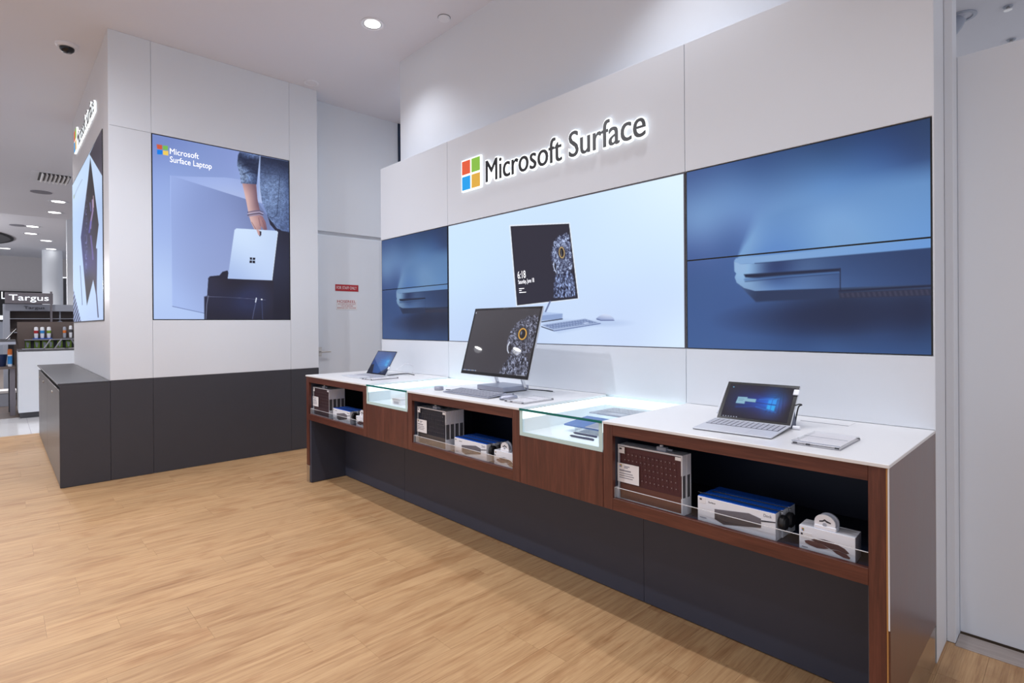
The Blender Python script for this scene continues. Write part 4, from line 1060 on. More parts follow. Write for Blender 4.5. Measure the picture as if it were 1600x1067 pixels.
# ------------------------------------------------------------------ goods
def keyboard_box(x0, z0, yf, w, h, cover, low, label, group):
    d = 0.032
    t = thing('keyboard_box', label, 'box', (x0 + w / 2, yf + d / 2, z0), group=group)
    P = lambda u, v: (x0 + u * w, z0 + v * h)
    fr = MB()
    e = 0.006
    fr.box(x0, x0 + e, yf, yf + d, z0, z0 + h).box(x0 + w - e, x0 + w, yf, yf + d, z0 + h * 0.66, z0 + h).box(x0 + w - e, x0 + w, yf, yf + d, z0, z0 + h * 0.28)
    fr.box(x0 + e, x0 + w - e, yf, yf + d, z0 + h - e, z0 + h).box(x0 + e, x0 + w - e, yf, yf + d, z0, z0 + e)
    fr.box(x0 + w - 0.008, x0 + w, yf + d - 0.003, yf + d, z0 + h * 0.28, z0 + h * 0.66).box(x0 + w - 0.003, x0 + w, yf, yf + 0.002, z0 + h * 0.28, z0 + h * 0.66)
    build('tray', fr, M['white'], t)
    bx('gap_shade_plate', x0 + e, x0 + w - 0.003, yf + 0.012, yf + d - 0.003, z0 + e, z0 + h - e, M['joint'], t)  # dark plate; the shade in the open side gap put into its colour
    k = bx('keyboard_cover', x0 + e + 0.002, x0 + w - e - 0.002, yf + 0.006, yf + 0.011, z0 + h * 0.30, z0 + h - e - 0.004, M[cover], t)
    bx('palm_rest', x0 + e + 0.002, x0 + w - e - 0.002, yf + 0.006, yf + 0.011, z0 + e + 0.002, z0 + h * 0.298, M[low], t)
    kk = MB(); pr_ = MB()
    for r in range(5):
        n = 13
        for c in range(n):
            u = 0.10 + 0.84 * (c + 0.1 * r) / n; v = 0.83 - r * 0.105
            if u > 0.93: continue
            a, b = P(u, v)
            kk.box(a - 0.0075, a + 0.0075, yf + 0.0045, yf + 0.006, b - 0.010, b + 0.010)
            if (u > 0.38 or v > 0.69): pr_.box(a - 0.0010, a + 0.0010, yf + 0.0041, yf + 0.0045, b + 0.001, b + 0.0034)
    tag(build('keys', kk, M[cover], k), kind='stuff')
    tag(build('key_letters', pr_, M['paper'], k), kind='stuff')
    cd = bx('info_card', x0 - 0.001, x0 + w * 0.35, yf - 0.0022, yf - 0.0008, z0 + h * 0.33, z0 + h * 0.67, M['card'], t)
    pm = MB()
    for q, (u0, u1, v) in enumerate(((0.11, 0.2, 0.615), (0.11, 0.17, 0.59), (0.03, 0.22, 0.53), (0.03, 0.25, 0.485), (0.03, 0.27, 0.445), (0.03, 0.25, 0.405))):
        a, b = P(u0, v); c_, _ = P(u1, v)
        pm.box(a, c_, yf - 0.0027, yf - 0.0022, b, b + (0.006 if q == 2 else 0.0035))
    build('printed_lines', pm, M['greyprint'], cd)
    a, b = P(0.035, 0.60)
    for q, (du, dv, m) in enumerate(((0, 1, 'lit_red'), (1, 1, 'lit_green'), (0, 0, 'lit_blue'), (1, 0, 'lit_yellow'))):
        build('emblem_square', MB().box(a + du * 0.006, a + du * 0.006 + 0.005, yf - 0.0027, yf - 0.0022, b + dv * 0.006, b + dv * 0.006 + 0.005), M[{'lit_red': 'orange', 'lit_green': 'green', 'lit_blue': 'cyan', 'lit_yellow': 'brass'}[m]], cd)
    st = bx('price_sticker', x0 + w * 0.015, x0 + w * 0.115, yf - 0.0018, yf - 0.0006, z0 + h * 0.85, z0 + h * 0.965, M['card'], t)
    bx('barcode', x0 + w * 0.03, x0 + w * 0.07, yf - 0.0023, yf - 0.0018, z0 + h * 0.915, z0 + h * 0.945, M['ink'], st)
    bx('corner_sticker', x0 + w * 0.90, x0 + w * 0.985, yf - 0.0018, yf - 0.0006, z0 + h * 0.91, z0 + h * 0.965, M['card'], t)
    sm = MB().add([(x0 + 0.001, yf - 0.0003, z0 + 0.002), (x0 + w - 0.001, yf - 0.0003, z0 + 0.002), (x0 + w - 0.001, yf - 0.0003, z0 + h - 0.002), (x0 + 0.001, yf - 0.0003, z0 + h - 0.002)], [(0, 1, 2, 3)])
    build('sleeve', sm, M['acrylic'], t)
    return t

def dock_box(x0, z0, yf, w, h, d, label, group):
    t = thing('dock_box', label, 'box', (x0 + w / 2, yf + d / 2, z0), group=group)
    bx('carton', x0, x0 + w, yf, yf + d, z0, z0 + h - 0.002, M['white'], t, 0.0008)
    bx('blue_top', x0 + 0.001, x0 + w - 0.001, yf + 0.001, yf + d - 0.001, z0 + h - 0.002, z0 + h, M['blue'], t)
    P = lambda u, v: (x0 + u * w, z0 + (1 - v) * h)
    y0, y1 = yf - 0.0008, yf - 0.0001
    dp = build('dock_print', MB().prism([P(*q) for q in ((.235, .50), (.83, .62), (.827, .66), (.355, .88), (.235, .76))][::-1] if False else [P(*q) for q in ((.235, .47), (.83, .55), (.827, .64), (.635 + .19, .64), (.355, .88), (.235, .76))], 'y', y0, y1), M['dockgrey'], t)
    build('dock_print_top', MB().prism([P(*q) for q in ((.235, .38), (.68, .22), (.827, .31), (.83, .55), (.235, .50))], 'y', y0 - 0.0003, y1), M['dockgrey_light'], t)
    build('cable_print', MB().prism([P(.83, .36), P(1.0, .30), P(1.0, .335), P(.83, .41)], 'y', y0, y1), M['ink'], t)
    a = P(.86, .21)
    build('lettering', text_mb('Dock', (a[0], yf - 0.0001, a[1]), (1, 0, 0), (0, 0, 1), 0.027, 0.010, 0.0005, 'D'), M['greyprint'], t)
    a = P(.15, .20)
    build('lettering', text_mb('Surface', (a[0], yf - 0.0001, a[1]), (1, 0, 0), (0, 0, 1), 0.027, 0.0055, 0.0005, 'S'), M['ink'], t)
    bx('price_sticker', *(lambda p, q: (p[0], q[0], yf - 0.0008, yf - 0.0001, q[1], p[1]))(P(.02, .04), P(.11, .26)), M['card'], t)
    bx('barcode', *(lambda p, q: (p[0], q[0], yf - 0.0012, yf - 0.0008, q[1], p[1]))(P(.03, .09), P(.06, .15)), M['ink'], t)
    bx('printed_lines', *(lambda p, q: (p[0], q[0], yf - 0.0008, yf - 0.0001, q[1], p[1]))(P(.03, .80), P(.12, .83)), M['greyprint'], t)
    return t

def mouse_box(x0, z0, yf, w, h, d, label, group):
    t = thing('mouse_box', label, 'box', (x0 + w / 2, yf + d / 2, z0), group=group)
    bx('carton', x0, x0 + w, yf, yf + d, z0, z0 + h, M['white'], t, 0.0008)
    P = lambda u, v: (x0 + u * w, z0 + (1 - v) * h)
    y0, y1 = yf - 0.0008, yf - 0.0001
    build('mouse_print', MB().prism([P(*q) for q in ((.10, .60), (.17, .55), (.30, .54), (.45, .60), (.55, .68), (.46, .74), (.33, .78), (.20, .74), (.12, .68))], 'y', y0, y1), M['mouse_print'], t)
    build('mouse_print', MB().prism([P(*q) for q in ((.60, .70), (.70, .66), (.85, .72), (.915, .82), (.90, .88), (.80, .88), (.68, .80))], 'y', y0, y1), M['mouse_print'], t)
    build('mouse_print_top', MB().prism([P(*q) for q in ((.22, .50), (.32, .40), (.47, .36), (.65, .40), (.82, .52), (.90, .66), (.85, .71), (.70, .65), (.58, .68), (.45, .59), (.30, .54))], 'y', y0 - 0.0002, y1), M['mouse_dark'], t)
    bx('price_sticker', *(lambda p, q: (p[0], q[0], yf - 0.0008, yf - 0.0001, q[1], p[1]))(P(.03, .26), P(.24, .50)), M['card'], t)
    bx('barcode', *(lambda p, q: (p[0], q[0], yf - 0.0012, yf - 0.0008, q[1], p[1]))(P(.03, .30), P(.07, .38)), M['ink'], t)
    for q, (du, dv, m) in enumerate(((0, 0, 'orange'), (1, 0, 'green'), (0, 1, 'cyan'), (1, 1, 'brass'))):
        bx('emblem_square', *(lambda p, q_: (p[0], q_[0], yf - 0.0008, yf - 0.0001, q_[1], p[1]))(P(.05 + du * .022, .10 + dv * .06), P(.07 + du * .022, .15 + dv * .06)), M[m], t)
    bx('printed_lines', *(lambda p, q: (p[0], q[0], yf - 0.0008, yf - 0.0001, q[1], p[1]))(P(.05, .84), P(.16, .87)), M['greyprint'], t)
    return t

def puck(x, y, z, label, group):
    t = thing('security_tag', label, 'tag', (x, y, z), group=group)
    build('body', MB().lathe(0, 0, [(0.0, -0.012), (0.020, -0.012), (0.026, -0.006), (0.026, 0.006), (0.020, 0.012), (0.0, 0.012)], 22), M['black'], t, local=True, smooth=True)
    for c in t.children: c.rotation_euler = (0, math.pi / 2, 0)
    return t

def clip_tag(x, y, z, label, group):
    t = thing('security_clip', label, 'tag', (x, y, z), group=group)
    prof = [(-0.030, 0.0), (0.030, 0.0), (0.031, 0.020)] + [(0.031 * math.cos(a), 0.022 + 0.026 * math.sin(a)) for a in [k * math.pi / 10 for k in range(0, 11)]] + [(-0.031, 0.020)]
    build('hanger', MB().prism(prof, 'y', -0.004, 0.004), M['white'], t, 0.001, local=True)
    build('rear_hanger', MB().prism([(p[0] + 0.006, p[1] * 1.06) for p in prof], 'y', 0.012, 0.020), M['greyplastic'], t, 0.001, local=True)
    build('foot', MB().box(-0.031, 0.034, -0.007, 0.021, -0.0008, 0.012), M['white'], t, 0.002, local=True)
    build('slot', MB().prism([(-0.016, 0.026), (-0.006, 0.029), (0.0, 0.034), (0.006, 0.030), (0.018, 0.026), (0.018, 0.022), (0.006, 0.024), (0.0, 0.028), (-0.006, 0.024), (-0.016, 0.022)], 'y', -0.0046, -0.0038), M['ink'], t, local=True)
    build('button', MB().cyl((0.0, 0.016), 0.006, 'y', -0.006, -0.004, 14), M['greyplastic'], t, local=True)
    return t

def box_tag(x, y, z, label):
    t = thing('security_tag', label, 'tag', (x, y, z), group='grey lock tags on the keyboard boxes')
    build('body', MB().box(-0.022, 0.022, -0.012, 0.012, 0.0, 0.017), M['greyplastic'], t, 0.003, local=True)
    build('lock_button', MB().cyl((-0.004, 0.0), 0.007, 'z', 0.017, 0.023, 14), M['white'], t, local=True)
    build('cable_stub', MB().cyl((0.0, 0.008), 0.004, 'x', 0.022, 0.045, 10), M['greyplastic'], t, local=True)
    return t

ZS = 0.5665
kb_w, kb_h = 0.302, 0.236
for (x0, n, cov, low, col, place) in ((-1.376, 2, 'maroon', 'maroon_low', 'maroon', 'near'), (-2.910, 4, 'navy', 'navy_low', 'navy', 'middle'), (-4.474, 4, 'plum', 'plum_low', 'plum', 'far')):
    first = None
    for k in range(n):
        nth = ['front', 'second', 'third', 'fourth'][k]
        lab = f'{col} keyboard in a white framed box, {nth} of the stack in the {place} cabinet'
        if first is None:
            first = keyboard_box(x0, ZS, 1.930, kb_w, kb_h, cov, low, lab, f'{col} keyboard boxes in the {place} cabinet')
        else:
            copy_thing(first, (0.0015 * k, 0.0335 * k, 0), lab)
    box_tag(x0 + 0.20 if place == 'near' else x0 + 0.17, 1.955, ZS + kb_h, f'small grey lock tag on top of the {col} keyboard boxes')
for (x0, n, place) in ((-1.012, 3, 'near'), (-2.527, 3, 'middle'), (-4.107, 2, 'far')):
    dd = 0.052 if n == 3 else 0.058
    first = None
    for k in range(n):
        nth = ['front', 'second', 'rear'][k] if n == 3 else ['front', 'rear'][k]
        lab = f'white dock box with blue top, {nth} one in the {place} cabinet'
        if first is None:
            first = dock_box(x0, ZS, 1.932, 0.285, 0.098, dd, lab, f'dock boxes in the {place} cabinet')
        else:
            copy_thing(first, (0.004 * k, (dd + 0.002) * k, 0), lab)
    xe = x0 + 0.285
    puck(xe + 0.014, 1.965, ZS + 0.062, f'front black round lock tag on the dock boxes of the {place} cabinet', None)
    puck(xe + 0.018, 2.015, ZS + 0.060, f'rear black round lock tag on the dock boxes of the {place} cabinet', None)
    t = thing('lock_cable', f'thin black lock cable around the dock boxes of the {place} cabinet', 'cable', (x0 + 0.14, 1.98, ZS + 0.099))
    build('cable', MB().tube(smooth_path([(xe + 0.006, 1.962, ZS + 0.075), (xe + 0.004, 1.960, ZS + 0.100), (xe - 0.01, 1.960, ZS + 0.1005), (x0 + 0.01, 1.962, ZS + 0.1005), (x0 - 0.003, 1.962, ZS + 0.095), (x0 - 0.003, 1.962, ZS + 0.03)], 5), 0.0016, 6)
          .tube(smooth_path([(xe + 0.016, 2.014, ZS + 0.078), (xe + 0.013, 2.013, ZS + 0.100), (xe, 2.012, ZS + 0.1005), (x0 + 0.02, 2.010, ZS + 0.1005)], 5), 0.0016, 6), M['black'], t, smooth=True)
for (x0, n, place) in ((-0.652, 3, 'near'), (-2.180, 2, 'middle'), (-3.727, 1, 'far')):
    first = None
    for k in range(n):
        nth = ['front', 'second', 'rear'][k]
        lab = f'white mouse box, {nth} one beside the dock boxes in the {place} cabinet'
        if first is None:
            first = mouse_box(x0, ZS, 1.933, 0.163, 0.080, 0.024, lab, f'mouse boxes in the {place} cabinet')
        else:
            copy_thing(first, (-0.001 * k, 0.025 * k, 0), lab)
    clip_tag(x0 + 0.075, 1.944, ZS + 0.081, f'white arched hang clip on the mouse box in the {place} cabinet', 'white hang clips on the mouse boxes')

# things inside the showcases
def lying_keyboard(x, y, z, rz, w, d, label, mat, keymat, name='keyboard', rx=0.0):
    t = thing(name, label, 'keyboard', (x, y, z), (rx, 0, rz))
    b = bx('base', -w / 2, w / 2, -d / 2, d / 2, 0, 0.006, M[mat], t, 0.001, local=True)
    kk = MB(); nr, nc = 5, 14
    y0, y1 = -d / 2 + d * (0.36 if d > 0.16 else 0.06), d / 2 - d * 0.05
    for r in range(nr):
        for c in range(nc):
            a = -w / 2 + 0.012 + (w - 0.024) * c / nc; e = (w - 0.024) / nc
            f = y0 + (y1 - y0) * r / nr; g_ = (y1 - y0) / nr
            kk.box(a + e * 0.11, a + e * 0.89, f + g_ * 0.12, f + g_ * 0.88, 0.006, 0.0078)
    tag(build('keys', kk, M[keymat], t, local=True), kind='stuff')
    if d > 0.16:
        bx('trackpad', -0.05, 0.05, -d / 2 + 0.012, -d / 2 + d * 0.30, 0.006, 0.0066, M['keygrey'], t, local=True)
    return t
t = lying_keyboard(-1.655, 2.385, 0.845, 0.0, 0.30, 0.22, 'pale keyboard cover raised at the back of the near glass showcase', 'silver', 'keygrey')
build('riser', MB().box(-0.12, 0.12, -0.08, 0.08, -0.0662, 0.0), M['acrylic'], t, local=True)
t = thing('tablet_cover', 'blue fabric tablet cover on a riser inside the near glass showcase', 'cover', (-1.66, 2.16, 0.815), (0.10, 0, -0.02))
bx('cover', -0.15, 0.15, -0.085, 0.10, 0, 0.008, plain('steel_blue_fabric', srgb(86, 120, 176), 0.6, var=0.1, scale=30), t, 0.002, local=True)
bx('fold', -0.01, 0.15, -0.086, 0.04, 0.008, 0.011, M['silver'], t, 0.001, local=True)
build('riser', MB().box(-0.10, 0.10, -0.06, 0.08, -0.030, 0.0), M['acrylic'], t, local=True)
pen_blue = plain('dark_blue_pen', srgb(36, 48, 84), 0.35)
for k, (x, y, lab) in enumerate(((-1.653, 2.056, 'dark pen further back of the two lying in the near showcase'), (-1.622, 1.993, 'dark pen nearer the glass of the two lying in the near showcase'))):
    t = thing('pen', lab, 'pen', (x, y, 0.7785), group='dark pens in the near showcase')
    build('barrel', MB().cyl((y, 0.7835), 0.005, 'x', x - 0.066, x + 0.066, 14), pen_blue, t, smooth=True)
    build('tip', MB().cyl((y, 0.7835), 0.0048, 'x', x - 0.066, x - 0.078, 14, 0.0012), M['ink'], t, smooth=True)
    bx('clip', x + 0.02, x + 0.06, y - 0.001, y + 0.001, 0.788, 0.790, M['silver'], t)
for k, (x, y, w, d, h, lab) in enumerate(((-3.20, 2.02, 0.10, 0.13, 0.04, 'small white accessory box near the glass in the far showcase'), (-3.13, 2.22, 0.12, 0.12, 0.055, 'taller white accessory box set further back in the far showcase'))):
    t = thing('accessory_box', lab, 'box', (x, y, 0.778))
    bx('carton', x - w / 2, x + w / 2, y - d / 2, y + d / 2, 0.7785, 0.7785 + h, M['white'], t, 0.001)
    bx('lid', x - w / 2 - 0.001, x + w / 2 + 0.001, y - d / 2 - 0.001, y + d / 2 + 0.001, 0.7785 + h * 0.8, 0.7785 + h + 0.001, M['light_silver'], t, 0.001)
    bx('printed_panel', x - w * 0.3, x + w * 0.3, y - d / 2 - 0.0016, y - d / 2 - 0.0006, 0.785, 0.7785 + h * 0.6, M['greyplastic'], t)

# ------------------------------------------------------------------ on the worktops
def tilted(mb, t, y=0.0, z=0.0):
    return xf(mb, Matrix.Translation((0, y, z)) @ Matrix.Rotation(-t, 4, 'X'))

def blue_beams(w, h, dark, seed=0):
    """dark blue desktop picture with a beam of light towards the right"""
    p = Pic(130, 96, [(0, 0), (100, 0), (100, 66), (0, 66)])
    p.C = p.field([(5, 5, (16, 18, 34)), (50, 8, (22, 26, 60)), (95, 8, (14, 14, 26)), (30, 33, (14, 34, 96)), (60, 30, (22, 76, 178)), (75, 33, (30, 120, 214)), (88, 36, (44, 60, 120)), (97, 40, (20, 18, 34)), (10, 55, (18, 18, 40)), (55, 52, (26, 36, 88)), (90, 60, (22, 20, 40)), (30, 62, (16, 16, 34))], 2.6)
    for k in range(5):
        e = 6 * k
        p.line([(30 + e, 8 + e * 0.5), (84 - e * 0.4, 6 + e * 0.6), (90 - e, 50)], 1.4, (10, 12, 30), 2.5, 0.35)
    for a, b in ((26, 31), (31, 33), (38, 35), (45, 37)):
        p.line([(20, a), (76, b)], 2.4, (24, 100, 220), 5, 0.4)
    p.poly([(66, 27), (78, 24), (78, 34.4), (66, 34.2)], (40, 150, 236), 2.4, 0.9)
    p.poly([(66, 36.2), (78, 36.4), (78, 47), (66, 44)], (36, 170, 240), 2.4, 0.9)
    p.line([(71.6, 25), (71.6, 46)], 0.8, (26, 80, 190), 1.2); p.line([(40, 33), (78, 35.4)], 0.9, (12, 30, 90), 1.2)
    p.line([(52, 27), (80, 23)], 1.2, (64, 150, 240), 3, 0.6); p.line([(50, 42), (80, 49)], 1.2, (40, 130, 240), 3, 0.6)
    return p

# tablet computer with keyboard cover at the right
tc = thing('tablet_computer', 'silver tablet computer on its kickstand with attached pale keyboard, right end of counter', 'computer', (-0.9315, 2.2314, TOP), (0, 0, 0.0633))
TL = 0.7618
bx_ = lambda a, b, c, d, e, f: MB().box(a, b, c, d, e, f)
build('body', tilted(bx_(-0.146, 0.146, 0.0012, 0.0095, 0, 0.201), TL, 0, 0.0141), M['light_silver'], tc, 0.001, local=True)
build('bezel', tilted(bx_(-0.1445, 0.1445, 0.0002, 0.0012, 0.0012, 0.1995), TL, 0, 0.0141), M['bezel'], tc, local=True)
rot = Matrix.Translation((0, 0, 0.0141)) @ Matrix.Rotation(-TL, 4, 'X')
q = [rot @ Vector(c) for c in ((-0.131, -0.0002, 0.187), (0.131, -0.0002, 0.187), (0.131, -0.0002, 0.0135), (-0.131, -0.0002, 0.0135))]
pb = blue_beams(0, 0, 0)
pb.poly([(18, 25), (33, 24.5), (33, 27), (47, 27), (47, 33.5), (31, 33), (31, 38), (17, 38)], (132, 176, 196), 1)
pb.line([(20, 29), (28, 29)], 0.8, (90, 130, 160), 1); pb.line([(20, 32), (27, 32)], 0.8, (90, 130, 160), 1)
pb.ell(6, 6, 1.1, 1.1, (110, 190, 230))
pb.poly([(0, 63.5), (100, 63.5), (100, 66), (0, 66)], (14, 14, 28), 1, 0.8)
for k in range(6): pb.ell(4 + k * 4.2, 64.8, 0.8, 0.8, (200, 210, 230))
pb.mesh('screen_picture', q, M['gloss_screen'], tc, local=True)
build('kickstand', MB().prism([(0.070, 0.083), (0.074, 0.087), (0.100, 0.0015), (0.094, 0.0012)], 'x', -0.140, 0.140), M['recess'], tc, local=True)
build('side_brace', MB().prism([(0.066, 0.075), (0.074, 0.084), (0.098, 0.002), (0.035, 0.002)], 'x', 0.137, 0.1405), plain('dark_blue_grey', srgb(72, 80, 104), 0.5), tc, local=True)  # dark blue-grey triangle of the kickstand leg
KR = Matrix.Translation((0, -0.004, 0.0128)) @ Matrix.Rotation(0.045, 4, 'X')
kc = build('keyboard_cover', xf(bx_(-0.1475, 0.1475, -0.226, 0.0, 0, 0.0045), KR), M['light_silver'], tc, 0.001, local=True)
kk = MB()
for r in range(5):
    for c in range(14):
        a = -0.137 + 0.274 * c / 14; f = -0.120 + 0.020 * r
        kk.box(a + 0.0022, a + 0.0176, f + 0.0018, f + 0.0178, 0.0045, 0.0062)
tag(build('keys', xf(kk, KR), M['keygrey'], kc, local=True), kind='stuff')
build('key_bed', xf(bx_(-0.1385, 0.1385, -0.122, -0.018, 0.0045, 0.0049), KR), M['keydark'], kc, local=True)
build('trackpad', xf(bx_(-0.052, 0.052, -0.212, -0.132, 0.0045, 0.0050), KR), plain('trackpad_grey', srgb(204, 206, 214), 0.4), kc, local=True)
build('cover_underside', xf(bx_(-0.146, 0.146, -0.2255, 0.0, -0.0012, 0), KR), M['recess'], kc, local=True)
build('sensor_tag', tilted(bx_(0.128, 0.150, -0.006, 0.0, 0.150, 0.178), TL, 0, 0.0141), M['white'], tc, 0.002, local=True)
build('stylus', tilted(MB().cyl((-0.1505, 0.006), 0.0045, 'z', 0.03, 0.165, 12), TL, 0, 0.0141), M['light_silver'], tc, local=True, smooth=True)
build('plug', MB().cyl((0.02, 0.008), 0.0075, 'x', 0.150, 0.176, 14), M['white'], tc, local=True, smooth=True)
build('charging_lead', MB().tube(smooth_path([(0.140, 0.07, 0.085), (0.156, 0.08, 0.092), (0.165, 0.085, 0.090), (0.152, 0.09, 0.080), (0.143, 0.09, 0.04), (0.130, 0.12, 0.004)], 5), 0.0028, 6), M['black'], tc, smooth=True, local=True)

# silver laptop at the far end
lt = thing('laptop', 'small silver laptop with blue screen at the far left end of the counter', 'computer', (-4.051, 2.2782, TOP), (0, 0, 0.0095))
TL2 = 0.552
build('lid', tilted(bx_(-0.154, 0.154, 0.0012, 0.0070, 0, 0.223), TL2, 0, 0.0099), M['light_silver'], lt, 0.001, local=True)
build('bezel', tilted(bx_(-0.1515, 0.1515, 0.0002, 0.0012, 0.0015, 0.2205), TL2, 0, 0.0099), M['bezel'], lt, local=True)
rot = Matrix.Translation((0, 0, 0.0099)) @ Matrix.Rotation(-TL2, 4, 'X')
q = [rot @ Vector(c) for c in ((-0.144, -0.0002, 0.213), (0.144, -0.0002, 0.213), (0.144, -0.0002, 0.0115), (-0.144, -0.0002, 0.0115))]
p = Pic(80, 66, [(0, 0), (100, 0), (100, 66), (0, 66)])
p.C = p.field([(10, 6, (58, 76, 128)), (60, 6, (50, 70, 124)), (95, 10, (54, 68, 116)), (15, 30, (50, 76, 134)), (50, 30, (44, 90, 158)), (75, 30, (50, 120, 190)), (90, 32, (60, 110, 170)), (40, 50, (46, 84, 146)), (80, 55, (48, 80, 140))], 2.6)
for a, b in ((24, 28), (30, 33), (36, 36), (42, 40)): p.line([(40, a), (84, b)], 2, (40, 120, 200), 4, 0.5)
p.poly([(74, 25), (88, 23), (88, 32.5), (74, 32.3)], (70, 160, 214), 3, 0.7); p.poly([(74, 34), (88, 34.4), (88, 44), (74, 42)], (66, 160, 214), 3, 0.7)
p.poly([(0, 42), (14, 40), (30, 66), (0, 66)], (26, 28, 38), 2, 0.9); p.poly([(60, 66), (100, 44), (100, 66)], (32, 36, 52), 2, 0.8)
p.mesh('screen_picture', q, M['gloss_screen'], lt, local=True)
build('deck', bx_(-0.154, 0.154, -0.224, 0.0, 0.0008, 0.0098), M['light_silver'], lt, 0.001, local=True)
kk = MB()
for r in range(5):
    for c in range(14):
        a = -0.138 + 0.276 * c / 14; f = -0.118 + 0.020 * r
        kk.box(a + 0.0022, a + 0.0178, f + 0.0018, f + 0.0178, 0.0098, 0.0108)
tag(build('keys', kk, M['keygrey'], lt, local=True), kind='stuff')
build('key_bed', bx_(-0.1395, 0.1395, -0.120, -0.016, 0.0098, 0.0101), M['keydark'], lt, local=True)
build('trackpad', bx_(-0.052, 0.052, -0.212, -0.132, 0.0098, 0.0102), M['keygrey'], lt, local=True)
build('sensor_tag', tilted(bx_(0.140, 0.160, -0.003, 0.009, 0.055, 0.08), TL2, 0, 0.0099), M['white'], lt, 0.002, local=True)
t = thing('charging_cable', 'thin white cable arching behind the small silver laptop', 'cable', (-3.93, 2.50, TOP))
build('cable', MB().tube(smooth_path([(-3.86, 2.36, 0.955), (-3.84, 2.40, 0.985), (-3.86, 2.46, 1.000), (-3.86, 2.52, 0.975), (-3.90, 2.545, 0.93), (-3.93, 2.55, 0.9022)], 7), 0.0022, 6), M['white'], t, smooth=True)
t = thing('power_lead', 'black lead lying across the worktop beside the small silver laptop', 'cable', (-3.95, 2.42, TOP))
build('cable', MB().tube(smooth_path([(-3.945, 2.33, 0.9035), (-3.97, 2.39, 0.9035), (-3.99, 2.46, 0.9038), (-3.97, 2.53, 0.9042), (-3.88, 2.52, 0.9042), (-3.81, 2.50, 0.9038)], 7), 0.0032, 6), M['black'], t, smooth=True)

# large desktop computer in the middle
dt = thing('desktop_computer', 'large tilted all-in-one computer with owl picture on the middle worktop', 'computer', (-2.4729, 2.1775, TOP), (0, 0, -0.0324))
TS = 0.2872
zb = 1.0035 - TOP
build('body', tilted(bx_(-0.3185, 0.3185, 0.0015, 0.0125, 0, 0.439), TS, 0, zb), M['light_silver'], dt, 0.001, local=True)
build('bezel', tilted(bx_(-0.3175, 0.3175, 0.0003, 0.0015, 0.001, 0.438), TS, 0, zb), M['bezel'], dt, local=True)
def owl_art(nx, ny):
    p = Pic(nx, ny, [(745.8, 484.3), (842.6, 482.2), (823.6, 586.8), (723.4, 577.5)])
    Z = lambda pts: [(640 + x / 5.93, 460 + y / 5.93) for x, y in pts]
    p.C = p.field([(750, 490, (66, 65, 70)), (780, 530, (56, 54, 58)), (730, 570, (58, 56, 60)), (830, 490, (60, 59, 64)), (780, 575, (54, 52, 57))])  # grey backdrop holds the room's reflection, put into the picture colour
    ed = fbm(p.X / 2.2, p.Y / 2.2, 5, 2) * 5 - 2.5
    head = Z([(1180, 192), (1100, 200), (1010, 245), (955, 300), (930, 370), (905, 440), (930, 520), (960, 560), (1040, 568), (1110, 530), (1170, 420), (1195, 260)])
    mh = np.clip(0.5 - (p.sd(head) + ed) / 1.6, 0, 1)
    feathers(p, mh, 21, 2.0, 2.6, (26, 26, 34), (156, 162, 188), 2.5)
    chest = Z([(935, 555), (1080, 560), (1130, 640), (1095, 745), (960, 735), (830, 725), (870, 650)])
    mc = np.clip(0.5 - (p.sd(chest) + ed * 0.7) / 1.6, 0, 1)
    feathers(p, mc, 33, 1.8, 5.0, (18, 18, 26), (176, 184, 214), 2.4)
    p.ell(816.4, 520.5, 9, 12, (40, 40, 48), rot=0.2, soft=3, a=0.8)
    p.ell(816.4, 520.4, 6.4, 9.2, (224, 168, 66), rot=0.18, soft=0.8)
    p.ell(816.4, 520.4, 4.6, 7.2, (20, 18, 20), rot=0.18, soft=0.8)
    p.ell(814.6, 519, 1.1, 3.0, (120, 130, 150), rot=0.2, soft=1)
    p.line(Z([(932, 430), (912, 470), (912, 505), (922, 530)]), 1.7, (206, 212, 228), 1)
    p.poly(Z([(935, 445), (955, 470), (945, 520), (925, 520)]), (24, 24, 30), 1.4)
    for k in range(11):
        x = 724 + k * 2.0; p.ell(x, 578 - 2.0 + k * 0.18, 0.7, 0.8, (210, 216, 230) if k % 3 else (90, 150, 220), soft=0.6, a=0.9)
    for k in range(7): p.ell(808.5 + k * 2.0, 584.2 + k * 0.18, 0.6, 0.7, (190, 196, 210), soft=0.6, a=0.8)
    p.ell(745.5, 487.5, 0.9, 1.2, (190, 200, 220))
    return p
rot = Matrix.Translation((0, 0, zb)) @ Matrix.Rotation(-TS, 4, 'X')
q = [rot @ Vector(c) for c in ((-0.303, 0.0, 0.424), (0.303, 0.0, 0.424), (0.303, 0.0, 0.019), (-0.303, 0.0, 0.019))]
owl_art(240, 200).mesh('screen_picture', q, M['gloss_screen'], dt, local=True)
build('camera_strip', tilted(bx_(-0.02, 0.02, 0.0, 0.0016, 0.428, 0.434), TS, 0, zb), M['ink'], dt, local=True)
BX0, BX1, BY0, BY1 = -0.205, 0.050, 0.045, 0.262
bs = build('base', bx_(BX0, BX1, BY0, BY1, 0.004, 0.034), M['silver'], dt, 0.003, local=True)
build('base_foot', bx_(BX0 + 0.01, BX1 - 0.01, BY0 + 0.01, BY1 - 0.01, 0.0004, 0.004), M['black'], bs, local=True)
chrome = plain('polished_arm', (0.78, 0.79, 0.82), 0.10, 1.0, var=0.02)
for xa in (BX0 - 0.006, BX1 - 0.002):
    build('arm', MB().prism([(BY1 - 0.045, 0.012), (BY1 - 0.02, 0.012), (0.125, 0.285), (0.10, 0.285)], 'x', xa, xa + 0.011), chrome, dt, 0.002, local=True)
build('hinge', MB().box(BX0 - 0.008, BX1 + 0.011, 0.085, 0.110, 0.255, 0.29), M['silver'], dt, 0.003, local=True)
